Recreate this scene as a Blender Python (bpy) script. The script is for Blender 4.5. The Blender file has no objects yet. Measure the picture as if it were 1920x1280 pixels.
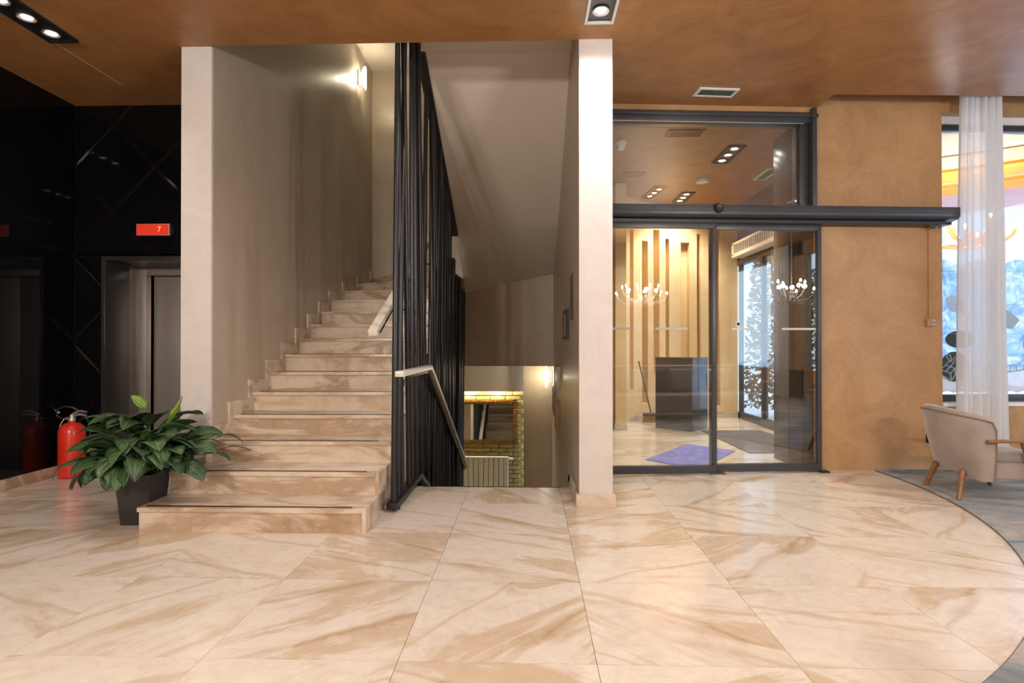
import bpy, bmesh, math, random
from mathutils import Vector, Matrix, noise as mnoise
random.seed(11)
SC = bpy.context.scene
COL = SC.collection
R = math.radians

# ------------------------------------------------------------------ camera
cd = bpy.data.cameras.new('camera'); cam = bpy.data.objects.new('camera', cd); COL.objects.link(cam)
cd.sensor_width = 36; cd.lens = 1067 / 1920 * 36; cd.clip_start = 0.05; cd.clip_end = 200
cam.location = (0, 0, 1.25); cam.rotation_euler = (R(90.28), 0, R(1.7))
SC.camera = cam
# ------------------------------------------------------------------ view, sky, lights of the room
SC.view_settings.view_transform = 'Standard'; SC.view_settings.look = 'None'
SC.view_settings.gamma = 1; SC.view_settings.use_curve_mapping = False
SC.view_settings.exposure = -0.12
W = bpy.data.worlds.new('winter_sky'); SC.world = W; W.use_nodes = True
W.node_tree.nodes['Background'].inputs[0].default_value = (0.62, 0.80, 1.0, 1)
W.node_tree.nodes['Background'].inputs[1].default_value = 3.6
SC.cycles.max_bounces = 7; SC.cycles.diffuse_bounces = 4; SC.cycles.glossy_bounces = 3
SC.cycles.transparent_max_bounces = 16; SC.cycles.sample_clamp_indirect = 6
SC.cycles.use_denoising = True

def lamp(kind, name, loc, energy, color=(1, .85, .68), radius=.03, angle=120, blend=.6, aim=None):
    d = bpy.data.lights.new(name, kind); o = bpy.data.objects.new(name, d); COL.objects.link(o)
    o.location = loc; d.energy = energy; d.color = color; d.shadow_soft_size = radius
    if kind == 'SPOT':
        d.spot_size = R(angle); d.spot_blend = blend
        if aim is not None:
            o.rotation_euler = (Vector(aim) - Vector(loc)).to_track_quat('-Z', 'Y').to_euler()
    return o
WARM = (1.0, .86, .70); NEUT = (1.0, .95, .90)
E_SPOT = 27.0

# ------------------------------------------------------------------ node helpers / materials
def newmat(name):
    m = bpy.data.materials.new(name); m.use_nodes = True
    nt = m.node_tree; b = nt.nodes['Principled BSDF']
    return m, nt, b
def N(nt, typ, **kw):
    n = nt.nodes.new(typ)
    for k, v in kw.items():
        if k == 'inp':
            for a, c in v.items(): n.inputs[a].default_value = c
        else: setattr(n, k, v)
    return n
def ramp(nt, stops, interp='LINEAR'):
    r = nt.nodes.new('ShaderNodeValToRGB'); r.color_ramp.interpolation = interp
    e = r.color_ramp.elements
    while len(e) < len(stops): e.new(0.5)
    for i, (p, c) in enumerate(stops):
        e[i].position = p; e[i].color = (c[0], c[1], c[2], 1)
    return r
def bump(nt, b, height, strength=.1, dist=.01):
    bp = N(nt, 'ShaderNodeBump', inp={'Strength': strength, 'Distance': dist})
    nt.links.new(height, bp.inputs['Height']); nt.links.new(bp.outputs[0], b.inputs['Normal'])

def pm(name, c1, c2=None, scale=8, rough=.5, metal=0, bmp=0, stretch=(1, 1, 1), spec=.5, detail=5, distort=0, coat=0, sheen=0, obj=False):
    """general procedural material: two close colours mixed by noise"""
    m, nt, b = newmat(name)
    c2 = c2 or tuple(x * .88 for x in c1)
    if obj:
        tc = N(nt, 'ShaderNodeTexCoord'); src = tc.outputs['Object']
    else:
        tc = N(nt, 'ShaderNodeNewGeometry'); src = tc.outputs['Position']
    mp = N(nt, 'ShaderNodeMapping', inp={'Scale': stretch}); nt.links.new(src, mp.inputs[0])
    no = N(nt, 'ShaderNodeTexNoise', inp={'Scale': scale, 'Detail': detail, 'Roughness': .6, 'Distortion': distort})
    nt.links.new(mp.outputs[0], no.inputs['Vector'])
    r = ramp(nt, [(.35, c1), (.65, c2)]); nt.links.new(no.outputs['Fac'], r.inputs[0])
    nt.links.new(r.outputs[0], b.inputs['Base Color'])
    b.inputs['Roughness'].default_value = rough; b.inputs['Metallic'].default_value = metal
    b.inputs['Specular IOR Level'].default_value = spec
    b.inputs['Coat Weight'].default_value = coat
    b.inputs['Sheen Weight'].default_value = sheen
    if bmp: bump(nt, b, no.outputs['Fac'], bmp, .01)
    return m

def plaster(name, dark, light, rough=.38, sc=1.6, spec=.5, stretch=(1, 1, 1)):
    """polished venetian plaster with cloudy trowel strokes"""
    m, nt, b = newmat(name)
    g = N(nt, 'ShaderNodeNewGeometry')
    mp = N(nt, 'ShaderNodeMapping', inp={'Scale': stretch}); nt.links.new(g.outputs['Position'], mp.inputs[0])
    n1 = N(nt, 'ShaderNodeTexNoise', inp={'Scale': sc, 'Detail': 9, 'Roughness': .68, 'Distortion': 1.6})
    n2 = N(nt, 'ShaderNodeTexNoise', inp={'Scale': sc * 9, 'Detail': 5, 'Roughness': .7, 'Distortion': 2.5})
    for n in (n1, n2): nt.links.new(mp.outputs[0], n.inputs['Vector'])
    mx = N(nt, 'ShaderNodeMath', operation='MULTIPLY_ADD', inp={1: .35}); nt.links.new(n2.outputs['Fac'], mx.inputs[0])
    sc2 = N(nt, 'ShaderNodeMath', operation='MULTIPLY', inp={1: .65}); nt.links.new(n1.outputs['Fac'], sc2.inputs[0])
    nt.links.new(sc2.outputs[0], mx.inputs[2])
    r = ramp(nt, [(.36, dark), (.62, light)]); nt.links.new(mx.outputs[0], r.inputs[0])
    nt.links.new(r.outputs[0], b.inputs['Base Color'])
    rr = N(nt, 'ShaderNodeMapRange', inp={3: rough - .07, 4: rough + .12}); nt.links.new(n2.outputs['Fac'], rr.inputs[0])
    nt.links.new(rr.outputs[0], b.inputs['Roughness']); b.inputs['Specular IOR Level'].default_value = spec
    bump(nt, b, mx.outputs[0], .12, .02)
    return m

def marble(name, cream, light, tan, rough=.22, scale=1.0):
    """beige veined marble; the custom property 'vein' (radians) turns the veins on each slab"""
    m, nt, b = newmat(name)
    g = N(nt, 'ShaderNodeNewGeometry'); oi = N(nt, 'ShaderNodeObjectInfo')
    at = N(nt, 'ShaderNodeAttribute', attribute_type='OBJECT', attribute_name='vein')
    off = N(nt, 'ShaderNodeVectorMath', operation='SCALE', inp={0: (17, 31, 23)}); nt.links.new(oi.outputs['Random'], off.inputs['Scale'])
    ad = N(nt, 'ShaderNodeVectorMath', operation='ADD'); nt.links.new(g.outputs['Position'], ad.inputs[0]); nt.links.new(off.outputs[0], ad.inputs[1])
    ro = N(nt, 'ShaderNodeVectorRotate', rotation_type='Z_AXIS'); nt.links.new(ad.outputs[0], ro.inputs['Vector']); nt.links.new(at.outputs['Fac'], ro.inputs['Angle'])
    mp = N(nt, 'ShaderNodeMapping', inp={'Scale': (.5 * scale, 1.55 * scale, 1.55 * scale)}); nt.links.new(ro.outputs[0], mp.inputs[0])
    n1 = N(nt, 'ShaderNodeTexNoise', inp={'Scale': 1.15, 'Detail': 10, 'Roughness': .62, 'Distortion': 1.5})
    n2 = N(nt, 'ShaderNodeTexNoise', inp={'Scale': 6.5, 'Detail': 10, 'Roughness': .74, 'Distortion': 1.6})
    w = N(nt, 'ShaderNodeTexWave', wave_type='BANDS', bands_direction='Y', inp={'Scale': .42, 'Distortion': 7, 'Detail': 5, 'Detail Scale': 1.1, 'Detail Roughness': .6})
    for n in (n1, w): nt.links.new(mp.outputs[0], n.inputs['Vector'])
    nt.links.new(ro.outputs[0], n2.inputs['Vector'])
    r1 = ramp(nt, [(.28, cream), (.41, light), (.50, light), (.535, cream), (.57, tan), (.64, tan), (.67, cream), (.78, light)])
    nt.links.new(n1.outputs['Fac'], r1.inputs[0])
    r2 = ramp(nt, [(.34, (.90, .86, .81)), (.5, (.98, .97, .96)), (.64, (1.03, 1.03, 1.03))]); nt.links.new(n2.outputs['Fac'], r2.inputs[0])
    r3 = ramp(nt, [(.0, (.86, .79, .71)), (.015, (.95, .92, .89)), (.045, (1, 1, 1))]); nt.links.new(w.outputs['Fac'], r3.inputs[0])
    m1 = N(nt, 'ShaderNodeMix', data_type='RGBA', blend_type='MULTIPLY', inp={0: 1.0})
    nt.links.new(r1.outputs[0], m1.inputs[6]); nt.links.new(r2.outputs[0], m1.inputs[7])
    m2 = N(nt, 'ShaderNodeMix', data_type='RGBA', blend_type='MULTIPLY', inp={0: 1.0})
    nt.links.new(m1.outputs[2], m2.inputs[6]); nt.links.new(r3.outputs[0], m2.inputs[7])
    nt.links.new(m2.outputs[2], b.inputs['Base Color'])
    b.inputs['Roughness'].default_value = rough
    return m

def glassmat(name, tint=(.93, .96, .95), ior=1.5, rough=0.0, gain=1.0):
    m, nt, b = newmat(name); nt.nodes.remove(b)
    out = nt.nodes['Material Output']
    t = N(nt, 'ShaderNodeBsdfTransparent', inp={0: (*tint, 1)}); gl = N(nt, 'ShaderNodeBsdfGlossy', inp={0: (1, 1, 1, 1), 'Roughness': rough})
    fr = N(nt, 'ShaderNodeFresnel'); ge = N(nt, 'ShaderNodeNewGeometry')      # same reflectance entering and leaving the sheet
    io = N(nt, 'ShaderNodeMapRange', inp={3: ior, 4: 1 / ior}); nt.links.new(ge.outputs['Backfacing'], io.inputs[0]); nt.links.new(io.outputs[0], fr.inputs[0])
    mu = N(nt, 'ShaderNodeMath', operation='MULTIPLY', inp={1: gain}); mu.use_clamp = True
    nt.links.new(fr.outputs[0], mu.inputs[0])
    mx = N(nt, 'ShaderNodeMixShader'); nt.links.new(mu.outputs[0], mx.inputs[0])
    nt.links.new(t.outputs[0], mx.inputs[1]); nt.links.new(gl.outputs[0], mx.inputs[2]); nt.links.new(mx.outputs[0], out.inputs[0])
    return m
def emit(name, color, strength):
    m, nt, b = newmat(name)
    b.inputs['Base Color'].default_value = (*color, 1); b.inputs['Emission Color'].default_value = (*color, 1)
    b.inputs['Emission Strength'].default_value = strength
    m.cycles.emission_sampling = 'NONE'
    return m

M = {}
M['ceil'] = plaster('ceiling_plaster', (.25, .110, .036), (.40, .196, .072), .40, 2.0)
M['orange'] = plaster('ochre_plaster', (.35, .19, .080), (.48, .285, .135), .45, 1.8)
M['beige'] = plaster('beige_plaster', (.44, .365, .28), (.54, .455, .355), .33, 1.3, .55, (1, 1, .5))
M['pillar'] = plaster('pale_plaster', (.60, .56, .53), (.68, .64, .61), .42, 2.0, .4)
M['white'] = pm('soffit_paint', (.76, .69, .60), (.73, .66, .57), 1.2, .7)
M['vest'] = plaster('vestibule_plaster', (.70, .49, .25), (.80, .61, .37), .4, 1.2)
M['marble'] = marble('floor_marble', (.665, .595, .505), (.715, .66, .585), (.585, .48, .36), .16)
M['marble_s'] = marble('stair_marble', (.60, .49, .38), (.66, .56, .45), (.46, .345, .24), .28, 1.5)
M['grout'] = pm('grout', (.16, .10, .06), rough=.8)
M['blackglass'] = pm('black_glass', (.004, .004, .005), (.003, .003, .004), 3, .04, 0, 0, spec=.3)
M['granite'] = pm('dark_granite', (.035, .033, .034), (.012, .012, .013), 260, .28)
M['steel'] = pm('brushed_steel', (.56, .52, .49), (.48, .45, .43), 60, .42, .75, 0, (1, 1, .02))
M['steeld'] = pm('dark_steel', (.25, .235, .225), (.20, .19, .18), 60, .38, 1, 0, (1, 1, .02))
M['blackmetal'] = pm('black_powder_metal', (.018, .018, .021), (.013, .013, .016), 30, .36)
M['frame'] = pm('anthracite_aluminium', (.055, .057, .066), (.045, .047, .055), 20, .36, .15)
M['bronze'] = pm('bronze_dark_panel', (.045, .032, .025), (.03, .022, .018), 2, .22, .3, 0, (1, 1, .1))
M['black'] = pm('black_plastic', (.014, .014, .015), rough=.4)
M['whitep'] = pm('white_plastic', (.78, .78, .76), (.74, .74, .72), 9, .4)
M['rail'] = pm('pale_handrail', (.78, .73, .62), (.70, .65, .55), 4, .3, 0, 0, (1, .1, .1))
M['red'] = pm('red_enamel', (.72, .035, .018), (.66, .03, .015), 5, .28, 0, 0, coat=.4)
M['leaf'] = None
M['gold'] = pm('gold_brick_paint', (.47, .38, .16), (.33, .25, .085), 14, .25, .15, .5)
M['goldframe'] = pm('gilded_wood', (.46, .27, .07), (.26, .13, .03), 30, .35, .7)
M['mirror'] = pm('mirror_silver', (.82, .82, .80), (.82, .82, .80), 1, .015, 1)
M['radiator'] = pm('cream_enamel', (.80, .77, .66), (.77, .74, .63), 5, .35)
M['glass'] = glassmat('door_glass', (.93, .95, .94), 1.6, 0, 1.9)
M['wglass'] = glassmat('window_glass', (.96, .98, 1.0), 1.5)
M['wood'] = pm('walnut_wood', (.30, .135, .05), (.20, .08, .028), 6, .35, 0, 0, (.5, 6, 6), obj=True)
M['velvet'] = pm('taupe_velvet', (.34, .28, .235), (.26, .212, .175), 4, .75, 0, .05, sheen=.5)
M['velvetd'] = pm('piping_taupe', (.22, .17, .14), rough=.8)
M['sofa'] = pm('brown_sofa_fabric', (.30, .21, .17), (.24, .165, .135), 6, .8, sheen=.3)
M['cushion'] = pm('cushion_silver', (.55, .52, .48), (.42, .40, .37), 40, .6)
M['cushiond'] = pm('cushion_dark', (.06, .06, .075), rough=.7)
M['pot'] = pm('charcoal_pot', (.034, .029, .028), (.026, .022, .021), 12, .42)
M['soil'] = pm('potting_soil', (.03, .02, .012), (.015, .01, .006), 60, .9, 0, .5)
M['bluemat'] = pm('blue_mat', (.10, .12, .52), (.20, .22, .60), 5, .8, distort=2)
M['greymat'] = pm('grey_mat', (.13, .12, .115), (.10, .092, .09), 90, .95)
M['console'] = pm('console_graphite', (.055, .052, .055), (.045, .043, .046), 3, .18)
M['snow'] = pm('snow', (.80, .86, .95), (.70, .79, .92), 3, .8)
M['lampwhite'] = emit('lamp_lens_glow', (1, .93, .84), 60)
M['lampbulb'] = emit('warm_bulb_glow', (1, .80, .52), 55)
M['crystal'] = emit('lit_crystal', (1, .93, .76), 14)
M['led'] = emit('led_strip_glow', (1, .88, .62), 50); M['led'].cycles.emission_sampling = 'AUTO'

# leaf material
def leafmat(name, base, rib):
    m, nt, b = newmat(name)
    uv = N(nt, 'ShaderNodeUVMap'); sp = N(nt, 'ShaderNodeSeparateXYZ'); nt.links.new(uv.outputs[0], sp.inputs[0])
    ab = N(nt, 'ShaderNodeMath', operation='SUBTRACT', inp={1: .5}); nt.links.new(sp.outputs[0], ab.inputs[0])
    a2 = N(nt, 'ShaderNodeMath', operation='ABSOLUTE'); nt.links.new(ab.outputs[0], a2.inputs[0])
    l = N(nt, 'ShaderNodeMath', operation='MULTIPLY_ADD', inp={1: -.55}); nt.links.new(a2.outputs[0], l.inputs[0]); nt.links.new(sp.outputs[1], l.inputs[2])
    sn = N(nt, 'ShaderNodeMath', operation='MULTIPLY', inp={1: 88}); nt.links.new(l.outputs[0], sn.inputs[0])
    si = N(nt, 'ShaderNodeMath', operation='SINE'); nt.links.new(sn.outputs[0], si.inputs[0])
    oi = N(nt, 'ShaderNodeObjectInfo')
    r = ramp(nt, [(0.0, rib), (.03, rib), (.055, base), (1, base)]); nt.links.new(a2.outputs[0], r.inputs[0])
    hs = N(nt, 'ShaderNodeHueSaturation'); nt.links.new(r.outputs[0], hs.inputs['Color'])
    mr = N(nt, 'ShaderNodeMapRange', inp={3: .75, 4: 1.5}); nt.links.new(oi.outputs['Random'], mr.inputs[0]); nt.links.new(mr.outputs[0], hs.inputs['Value'])
    nt.links.new(hs.outputs[0], b.inputs['Base Color'])
    b.inputs['Roughness'].default_value = .30
    bump(nt, b, si.outputs[0], .28, .004)
    return m
M['leaf'] = leafmat('lily_leaf', (.038, .080, .030), (.09, .16, .06))
M['leafnew'] = leafmat('lily_leaf_new', (.17, .30, .03), (.30, .45, .08))
M['stem'] = pm('lily_stem', (.06, .14, .03), rough=.5)

def carpetmat():
    m, nt, b = newmat('lounge_carpet')
    g = N(nt, 'ShaderNodeNewGeometry')
    mp = N(nt, 'ShaderNodeMapping', inp={'Scale': (.8, 1.7, 1), 'Rotation': (0, 0, -.35)}); nt.links.new(g.outputs['Position'], mp.inputs[0])
    n1 = N(nt, 'ShaderNodeTexNoise', inp={'Scale': 1.7, 'Detail': 8, 'Roughness': .65, 'Distortion': .8}); nt.links.new(mp.outputs[0], n1.inputs['Vector'])
    n2 = N(nt, 'ShaderNodeTexNoise', inp={'Scale': 260, 'Detail': 2}); nt.links.new(g.outputs['Position'], n2.inputs['Vector'])
    r = ramp(nt, [(.30, (.06, .15, .21)), (.40, (.20, .26, .30)), (.5, (.34, .34, .34)), (.6, (.44, .41, .385)), (.72, (.40, .42, .45))])
    nt.links.new(n1.outputs['Fac'], r.inputs[0])
    mx = N(nt, 'ShaderNodeMix', data_type='RGBA', blend_type='MULTIPLY', inp={0: .6})
    r2 = ramp(nt, [(.3, (.65, .65, .65)), (.7, (1.15, 1.15, 1.15))]); nt.links.new(n2.outputs['Fac'], r2.inputs[0])
    nt.links.new(r.outputs[0], mx.inputs[6]); nt.links.new(r2.outputs[0], mx.inputs[7]); nt.links.new(mx.outputs[2], b.inputs['Base Color'])
    b.inputs['Roughness'].default_value = .95; b.inputs['Specular IOR Level'].default_value = .1
    bump(nt, b, n2.outputs['Fac'], .5, .005)
    return m
M['carpet'] = carpetmat()

def sheer():
    m, nt, b = newmat('sheer_voile'); nt.nodes.remove(b); out = nt.nodes['Material Output']
    d = N(nt, 'ShaderNodeBsdfDiffuse', inp={0: (.86, .86, .87, 1)}); t = N(nt, 'ShaderNodeBsdfTranslucent', inp={0: (.88, .88, .90, 1)})
    tr = N(nt, 'ShaderNodeBsdfTransparent')
    a = N(nt, 'ShaderNodeMixShader', inp={0: .5}); c = N(nt, 'ShaderNodeMixShader', inp={0: .14})
    nt.links.new(d.outputs[0], a.inputs[1]); nt.links.new(t.outputs[0], a.inputs[2])
    nt.links.new(a.outputs[0], c.inputs[1]); nt.links.new(tr.outputs[0], c.inputs[2]); nt.links.new(c.outputs[0], out.inputs[0])
    return m
M['sheer'] = sheer()

def frost():
    m, nt, b = newmat('frost_film'); out = nt.nodes['Material Output']
    g = N(nt, 'ShaderNodeNewGeometry')
    n1 = N(nt, 'ShaderNodeTexNoise', inp={'Scale': 9, 'Detail': 9, 'Roughness': .72, 'Distortion': .6}); nt.links.new(g.outputs['Position'], n1.inputs['Vector'])
    r = ramp(nt, [(.38, (.36, .56, .78)), (.50, (.62, .78, .92)), (.60, (.95, .97, 1.0))]); nt.links.new(n1.outputs['Fac'], r.inputs[0])
    t = N(nt, 'ShaderNodeBsdfTranslucent'); tr = N(nt, 'ShaderNodeBsdfTransparent')
    nt.links.new(r.outputs[0], t.inputs[0]); nt.links.new(r.outputs[0], tr.inputs[0])
    mx = N(nt, 'ShaderNodeMixShader', inp={0: .55}); nt.links.new(t.outputs[0], mx.inputs[1]); nt.links.new(tr.outputs[0], mx.inputs[2])
    nt.nodes.remove(b); nt.links.new(mx.outputs[0], out.inputs[0])
    return m
M['frost'] = frost()
M['snowfilm'] = None
def film(name, col, tfac):
    m, nt, b = newmat(name); out = nt.nodes['Material Output']; nt.nodes.remove(b)
    t = N(nt, 'ShaderNodeBsdfTranslucent', inp={0: (*col, 1)}); d = N(nt, 'ShaderNodeBsdfDiffuse', inp={0: (*col, 1)})
    g = N(nt, 'ShaderNodeNewGeometry'); n1 = N(nt, 'ShaderNodeTexNoise', inp={'Scale': 14, 'Detail': 4}); nt.links.new(g.outputs['Position'], n1.inputs['Vector'])
    r = ramp(nt, [(.3, tuple(x * .9 for x in col)), (.7, col)]); nt.links.new(n1.outputs['Fac'], r.inputs[0]); nt.links.new(r.outputs[0], t.inputs[0])
    mx = N(nt, 'ShaderNodeMixShader', inp={0: tfac}); nt.links.new(d.outputs[0], mx.inputs[1]); nt.links.new(t.outputs[0], mx.inputs[2])
    nt.links.new(mx.outputs[0], out.inputs[0]); return m
M['snowfilm'] = film('white_snow_film', (.92, .94, .97), .7)
M['greenfilm'] = film('dark_green_film', (.14, .20, .19), .5)
M['amber'] = None
def ambermat():
    m, nt, b = newmat('amber_glass')
    b.inputs['Base Color'].default_value = (.95, .42, .03, 1); b.inputs['Roughness'].default_value = .08
    b.inputs['Transmission Weight'].default_value = .35; b.inputs['Emission Color'].default_value = (1, .42, .04, 1); b.inputs['Emission Strength'].default_value = .55
    return m
M['amber'] = ambermat()

# ------------------------------------------------------------------ mesh helpers
class MB:
    def __init__(s): s.v = []; s.f = []; s.uv = None
    def add(s, vs, fs, X=None):
        k = len(s.v)
        s.v += [tuple(X @ Vector(p)) if X is not None else tuple(p) for p in vs]
        s.f += [tuple(k + i for i in f) for f in fs]; return s
    def box(s, x0, x1, y0, y1, z0, z1, X=None):
        vs = [(x, y, z) for x in (x0, x1) for y in (y0, y1) for z in (z0, z1)]
        return s.add(vs, [(0, 1, 3, 2), (4, 6, 7, 5), (0, 4, 5, 1), (2, 3, 7, 6), (0, 2, 6, 4), (1, 5, 7, 3)], X)
    def prism(s, poly, a, b, axis='z', X=None):
        n = len(poly)
        def P(p, t):
            return {'z': (p[0], p[1], t), 'x': (t, p[0], p[1]), 'y': (p[0], t, p[1])}[axis]
        vs = [P(p, a) for p in poly] + [P(p, b) for p in poly]
        fs = [tuple(range(n)), tuple(range(2 * n - 1, n - 1, -1))] + [(i, (i + 1) % n, n + (i + 1) % n, n + i) for i in range(n)]
        return s.add(vs, fs, X)
    def tube(s, pts, r, n=10, X=None, caps=True):
        pts = [Vector(p) for p in pts]; rs = r if isinstance(r, (list, tuple)) else [r] * len(pts)
        vs = []; fs = []; up = None
        for i, p in enumerate(pts):
            t = (pts[min(i + 1, len(pts) - 1)] - pts[max(i - 1, 0)]).normalized()
            if up is None:
                up = Vector((0, 0, 1)) if abs(t.z) < .9 else Vector((1, 0, 0))
            a = (up - t * up.dot(t)).normalized(); b = t.cross(a); up = a
            for k in range(n):
                an = 2 * math.pi * k / n; vs.append(p + (a * math.cos(an) + b * math.sin(an)) * rs[i])
        for i in range(len(pts) - 1):
            for k in range(n):
                fs.append((i * n + k, i * n + (k + 1) % n, (i + 1) * n + (k + 1) % n, (i + 1) * n + k))
        if caps: fs.append(tuple(range(n - 1, -1, -1))); fs.append(tuple((len(pts) - 1) * n + k for k in range(n)))
        return s.add(vs, fs, X)
    def lathe(s, prof, n=24, X=None):
        vs = []; fs = []
        for r, z in prof:
            for k in range(n):
                a = 2 * math.pi * k / n; vs.append((max(r, 1e-4) * math.cos(a), max(r, 1e-4) * math.sin(a), z))
        for i in range(len(prof) - 1):
            for k in range(n):
                fs.append((i * n + k, i * n + (k + 1) % n, (i + 1) * n + (k + 1) % n, (i + 1) * n + k))
        fs.append(tuple(range(n - 1, -1, -1))); fs.append(tuple((len(prof) - 1) * n + k for k in range(n)))
        return s.add(vs, fs, X)
    def grid(s, fn, nu, nv, X=None, cu=False, cv=False):
        vs = [fn(i / (nu if cu else nu - 1), j / (nv if cv else nv - 1)) for i in range(nu) for j in range(nv)]
        fs = []
        for i in range(nu if cu else nu - 1):
            for j in range(nv if cv else nv - 1):
                fs.append((i * nv + j, ((i + 1) % nu) * nv + j, ((i + 1) % nu) * nv + (j + 1) % nv, i * nv + (j + 1) % nv))
        return s.add(vs, fs, X)
    def build(s, name, mat, parent=None, smooth=False, bevel=0, seg=2, solid=0):
        me = bpy.data.meshes.new(name); me.from_pydata(s.v, [], s.f)
        bm = bmesh.new(); bm.from_mesh(me)
        bmesh.ops.recalc_face_normals(bm, faces=bm.faces)
        if bevel:
            ed = [e for e in bm.edges if len(e.link_faces) == 2 and e.calc_face_angle(0) > .5]
            bmesh.ops.bevel(bm, geom=ed, offset=bevel, segments=seg, affect='EDGES', profile=.6)
        bm.to_mesh(me); bm.free()
        me.materials.append(M[mat] if isinstance(mat, str) else mat)
        if smooth or bevel:
            me.polygons.foreach_set('use_smooth', [True] * len(me.polygons)); me.set_sharp_from_angle(angle=R(40))
        o = bpy.data.objects.new(name, me); COL.objects.link(o)
        if solid:
            md = o.modifiers.new('thickness', 'SOLIDIFY'); md.thickness = solid; md.offset = 0
        if parent is not None: setparent(o, parent)
        return o
def setparent(o, p):
    o.parent = p; o.matrix_parent_inverse = p.matrix_basis.inverted()
def empty(name, loc=(0, 0, 0)):
    o = bpy.data.objects.new(name, None); COL.objects.link(o); o.location = loc; o.empty_display_size = .1
    o.matrix_basis = Matrix.Translation(loc); return o
def tag(o, label, cat, group=None, kind=None):
    o['label'] = label; o['category'] = cat
    if group: o['group'] = group
    if kind: o['kind'] = kind
    return o
def struct(o, label, cat): return tag(o, label, cat, kind='structure')
def B(name, x0, x1, y0, y1, z0, z1, mat, parent=None, bevel=0, X=None):
    return MB().box(x0, x1, y0, y1, z0, z1, X).build(name, mat, parent, bevel=bevel)
def link_copy(src, name, parent, M4=None):
    o = bpy.data.objects.new(name, src.data); COL.objects.link(o)
    if M4 is not None: o.matrix_basis = M4
    if parent is not None: o.parent = parent; o.matrix_parent_inverse = parent.matrix_basis.inverted()
    return o
def clip(poly, x0, x1, z0, z1):
    def half(P, f, inter):
        out = []
        for i in range(len(P)):
            a, b = P[i], P[(i + 1) % len(P)]
            if f(a): out.append(a)
            if f(a) != f(b): out.append(inter(a, b))
        return out
    def ix(v): return lambda a, b: (v, a[1] + (b[1] - a[1]) * (v - a[0]) / (b[0] - a[0]))
    def iz(v): return lambda a, b: (a[0] + (b[0] - a[0]) * (v - a[1]) / (b[1] - a[1]), v)
    P = poly
    for f, g in ((lambda p: p[0] >= x0, ix(x0)), (lambda p: p[0] <= x1, ix(x1)), (lambda p: p[1] >= z0, iz(z0)), (lambda p: p[1] <= z1, iz(z1))):
        if P: P = half(P, f, g)
    return P

# ------------------------------------------------------------------ constants of the place
ZC = 3.6                                    # lobby ceiling
XL, YE = -4.47, 5.47                        # left wall, lift wall
XW0, XW1 = -2.746, -2.5                     # wall between lift and stairs
YP = 4.41                                   # front of the two wall ends
XR0, XR1 = .385, .643                       # wall between stairs and entrance
XS = -1.075                                 # open side of the stairs
RIS, TRD, Y1 = .164, .336, 3.72
YN = 5.0                                    # edge of the floor above the flight going down
DW = Matrix.Translation((2.893, 5.727, 0)) @ Matrix.Rotation(math.atan2(.0735, .9973), 4, 'Z')   # entrance wall frame: x along wall, -y to the room

# ------------------------------------------------------------------ FLOOR
fl = MB()
for a in ((-4.6, 7.6, -6, YN), (-4.6, XS, YN, 6.6), (XR0, 7.6, YN, 5.62)):
    fl.box(a[0], a[1], a[2], a[3], -.25, -.012)
floor = struct(fl.build('floor', 'grout'), 'beige veined marble floor of large square tiles', 'floor')
rows = [-.81, -.048, .714, 1.476, 2.238, 3.0, 3.762, 4.47, 5.232, 5.52]
cols = [-2.086 + .784 * i for i in range(-4, 9)]
sgn = {4: [-1, -1, -1, -1, 1, 1, 1, -1, -1, 1, 1, -1], 5: [1, 1, 1, 1, -1, -1, -1, 1, 1, -1, -1, 1], 6: [1, 1, 1, 1, 1, -1, -1, 1, -1, -1, 1, 1],
       3: [1, -1, 1, -1, 1, 1, -1, 1, -1, 1, -1, 1], 7: [1, 1, 1, 1, 1, -1, -1, 1, 1, -1, -1, 1], 8: [1, -1, 1, 1, -1, 1, 1, 1, -1, 1, 1, -1]}
G = .0011
for j in range(len(rows) - 1):
    for i in range(len(cols) - 1):
        x0, x1, y0, y1 = cols[i], cols[i + 1], rows[j], rows[j + 1]
        x0 = max(x0, XL); x1 = min(x1, 6.4)
        if x1 - x0 < .02: continue
        if y0 >= 3.7 and x0 > XW0 and x1 < XS: continue       # hidden below the stairs
        pieces = [(x0, x1, y0, y1)]
        if y1 > YN:
            pieces = []
            if x0 < XS: pieces.append((x0, min(x1, XS), y0, y1))
            if x1 > XS and x0 < XR0 and y0 < YN: pieces.append((max(x0, XS), min(x1, XR0), y0, YN))
            if x1 > XR0: pieces.append((max(x0, XR0), x1, y0, y1))
        for (a, b, c, d) in pieces:
            if b - a < .02 or d - c < .02: continue
            if a < XW0 < b + 2 and b <= XS and c > YE: continue
            o = MB().box(a + G, b - G, c + G, d - G, -.012, 0).build('floor_tile', 'marble', floor)
            o['vein'] = R(36 + random.uniform(-20, 20)) * -(sgn.get(j, [1, -1] * 6)[i % 12])
B('stair_edge_strip', -.93, .28, YN - .022, YN - .006, 0, .003, 'black', floor)
vf = MB().box(.6, 3.7, 5.52, 10.2, -.2, 0)
o = struct(vf.build('floor', 'marble'), 'marble floor of the entrance vestibule behind the glass doors', 'floor'); o['vein'] = R(-18)
# round edge of the marble: carpet lies outside the circle
cx, cy, cr = -.548, 5.449, 3.977
arc = [(cx + cr * math.cos(a), cy + cr * math.sin(a)) for a in [R(4.1) - R(76) * k / 60 for k in range(61)]]
poly = arc + [(arc[-1][0], -5.9), (7.3, -5.9), (7.3, 5.90), (3.43, 5.745)]
cp = MB().prism(poly, 0.0005, .009).build('carpet', 'carpet')
tag(cp, 'grey and blue mottled lounge carpet with curved edge', 'carpet')
arcs = MB().tube([(p[0], p[1], .005) for p in arc], .004, 6).build('edge_trim', 'steeld', cp)

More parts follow.
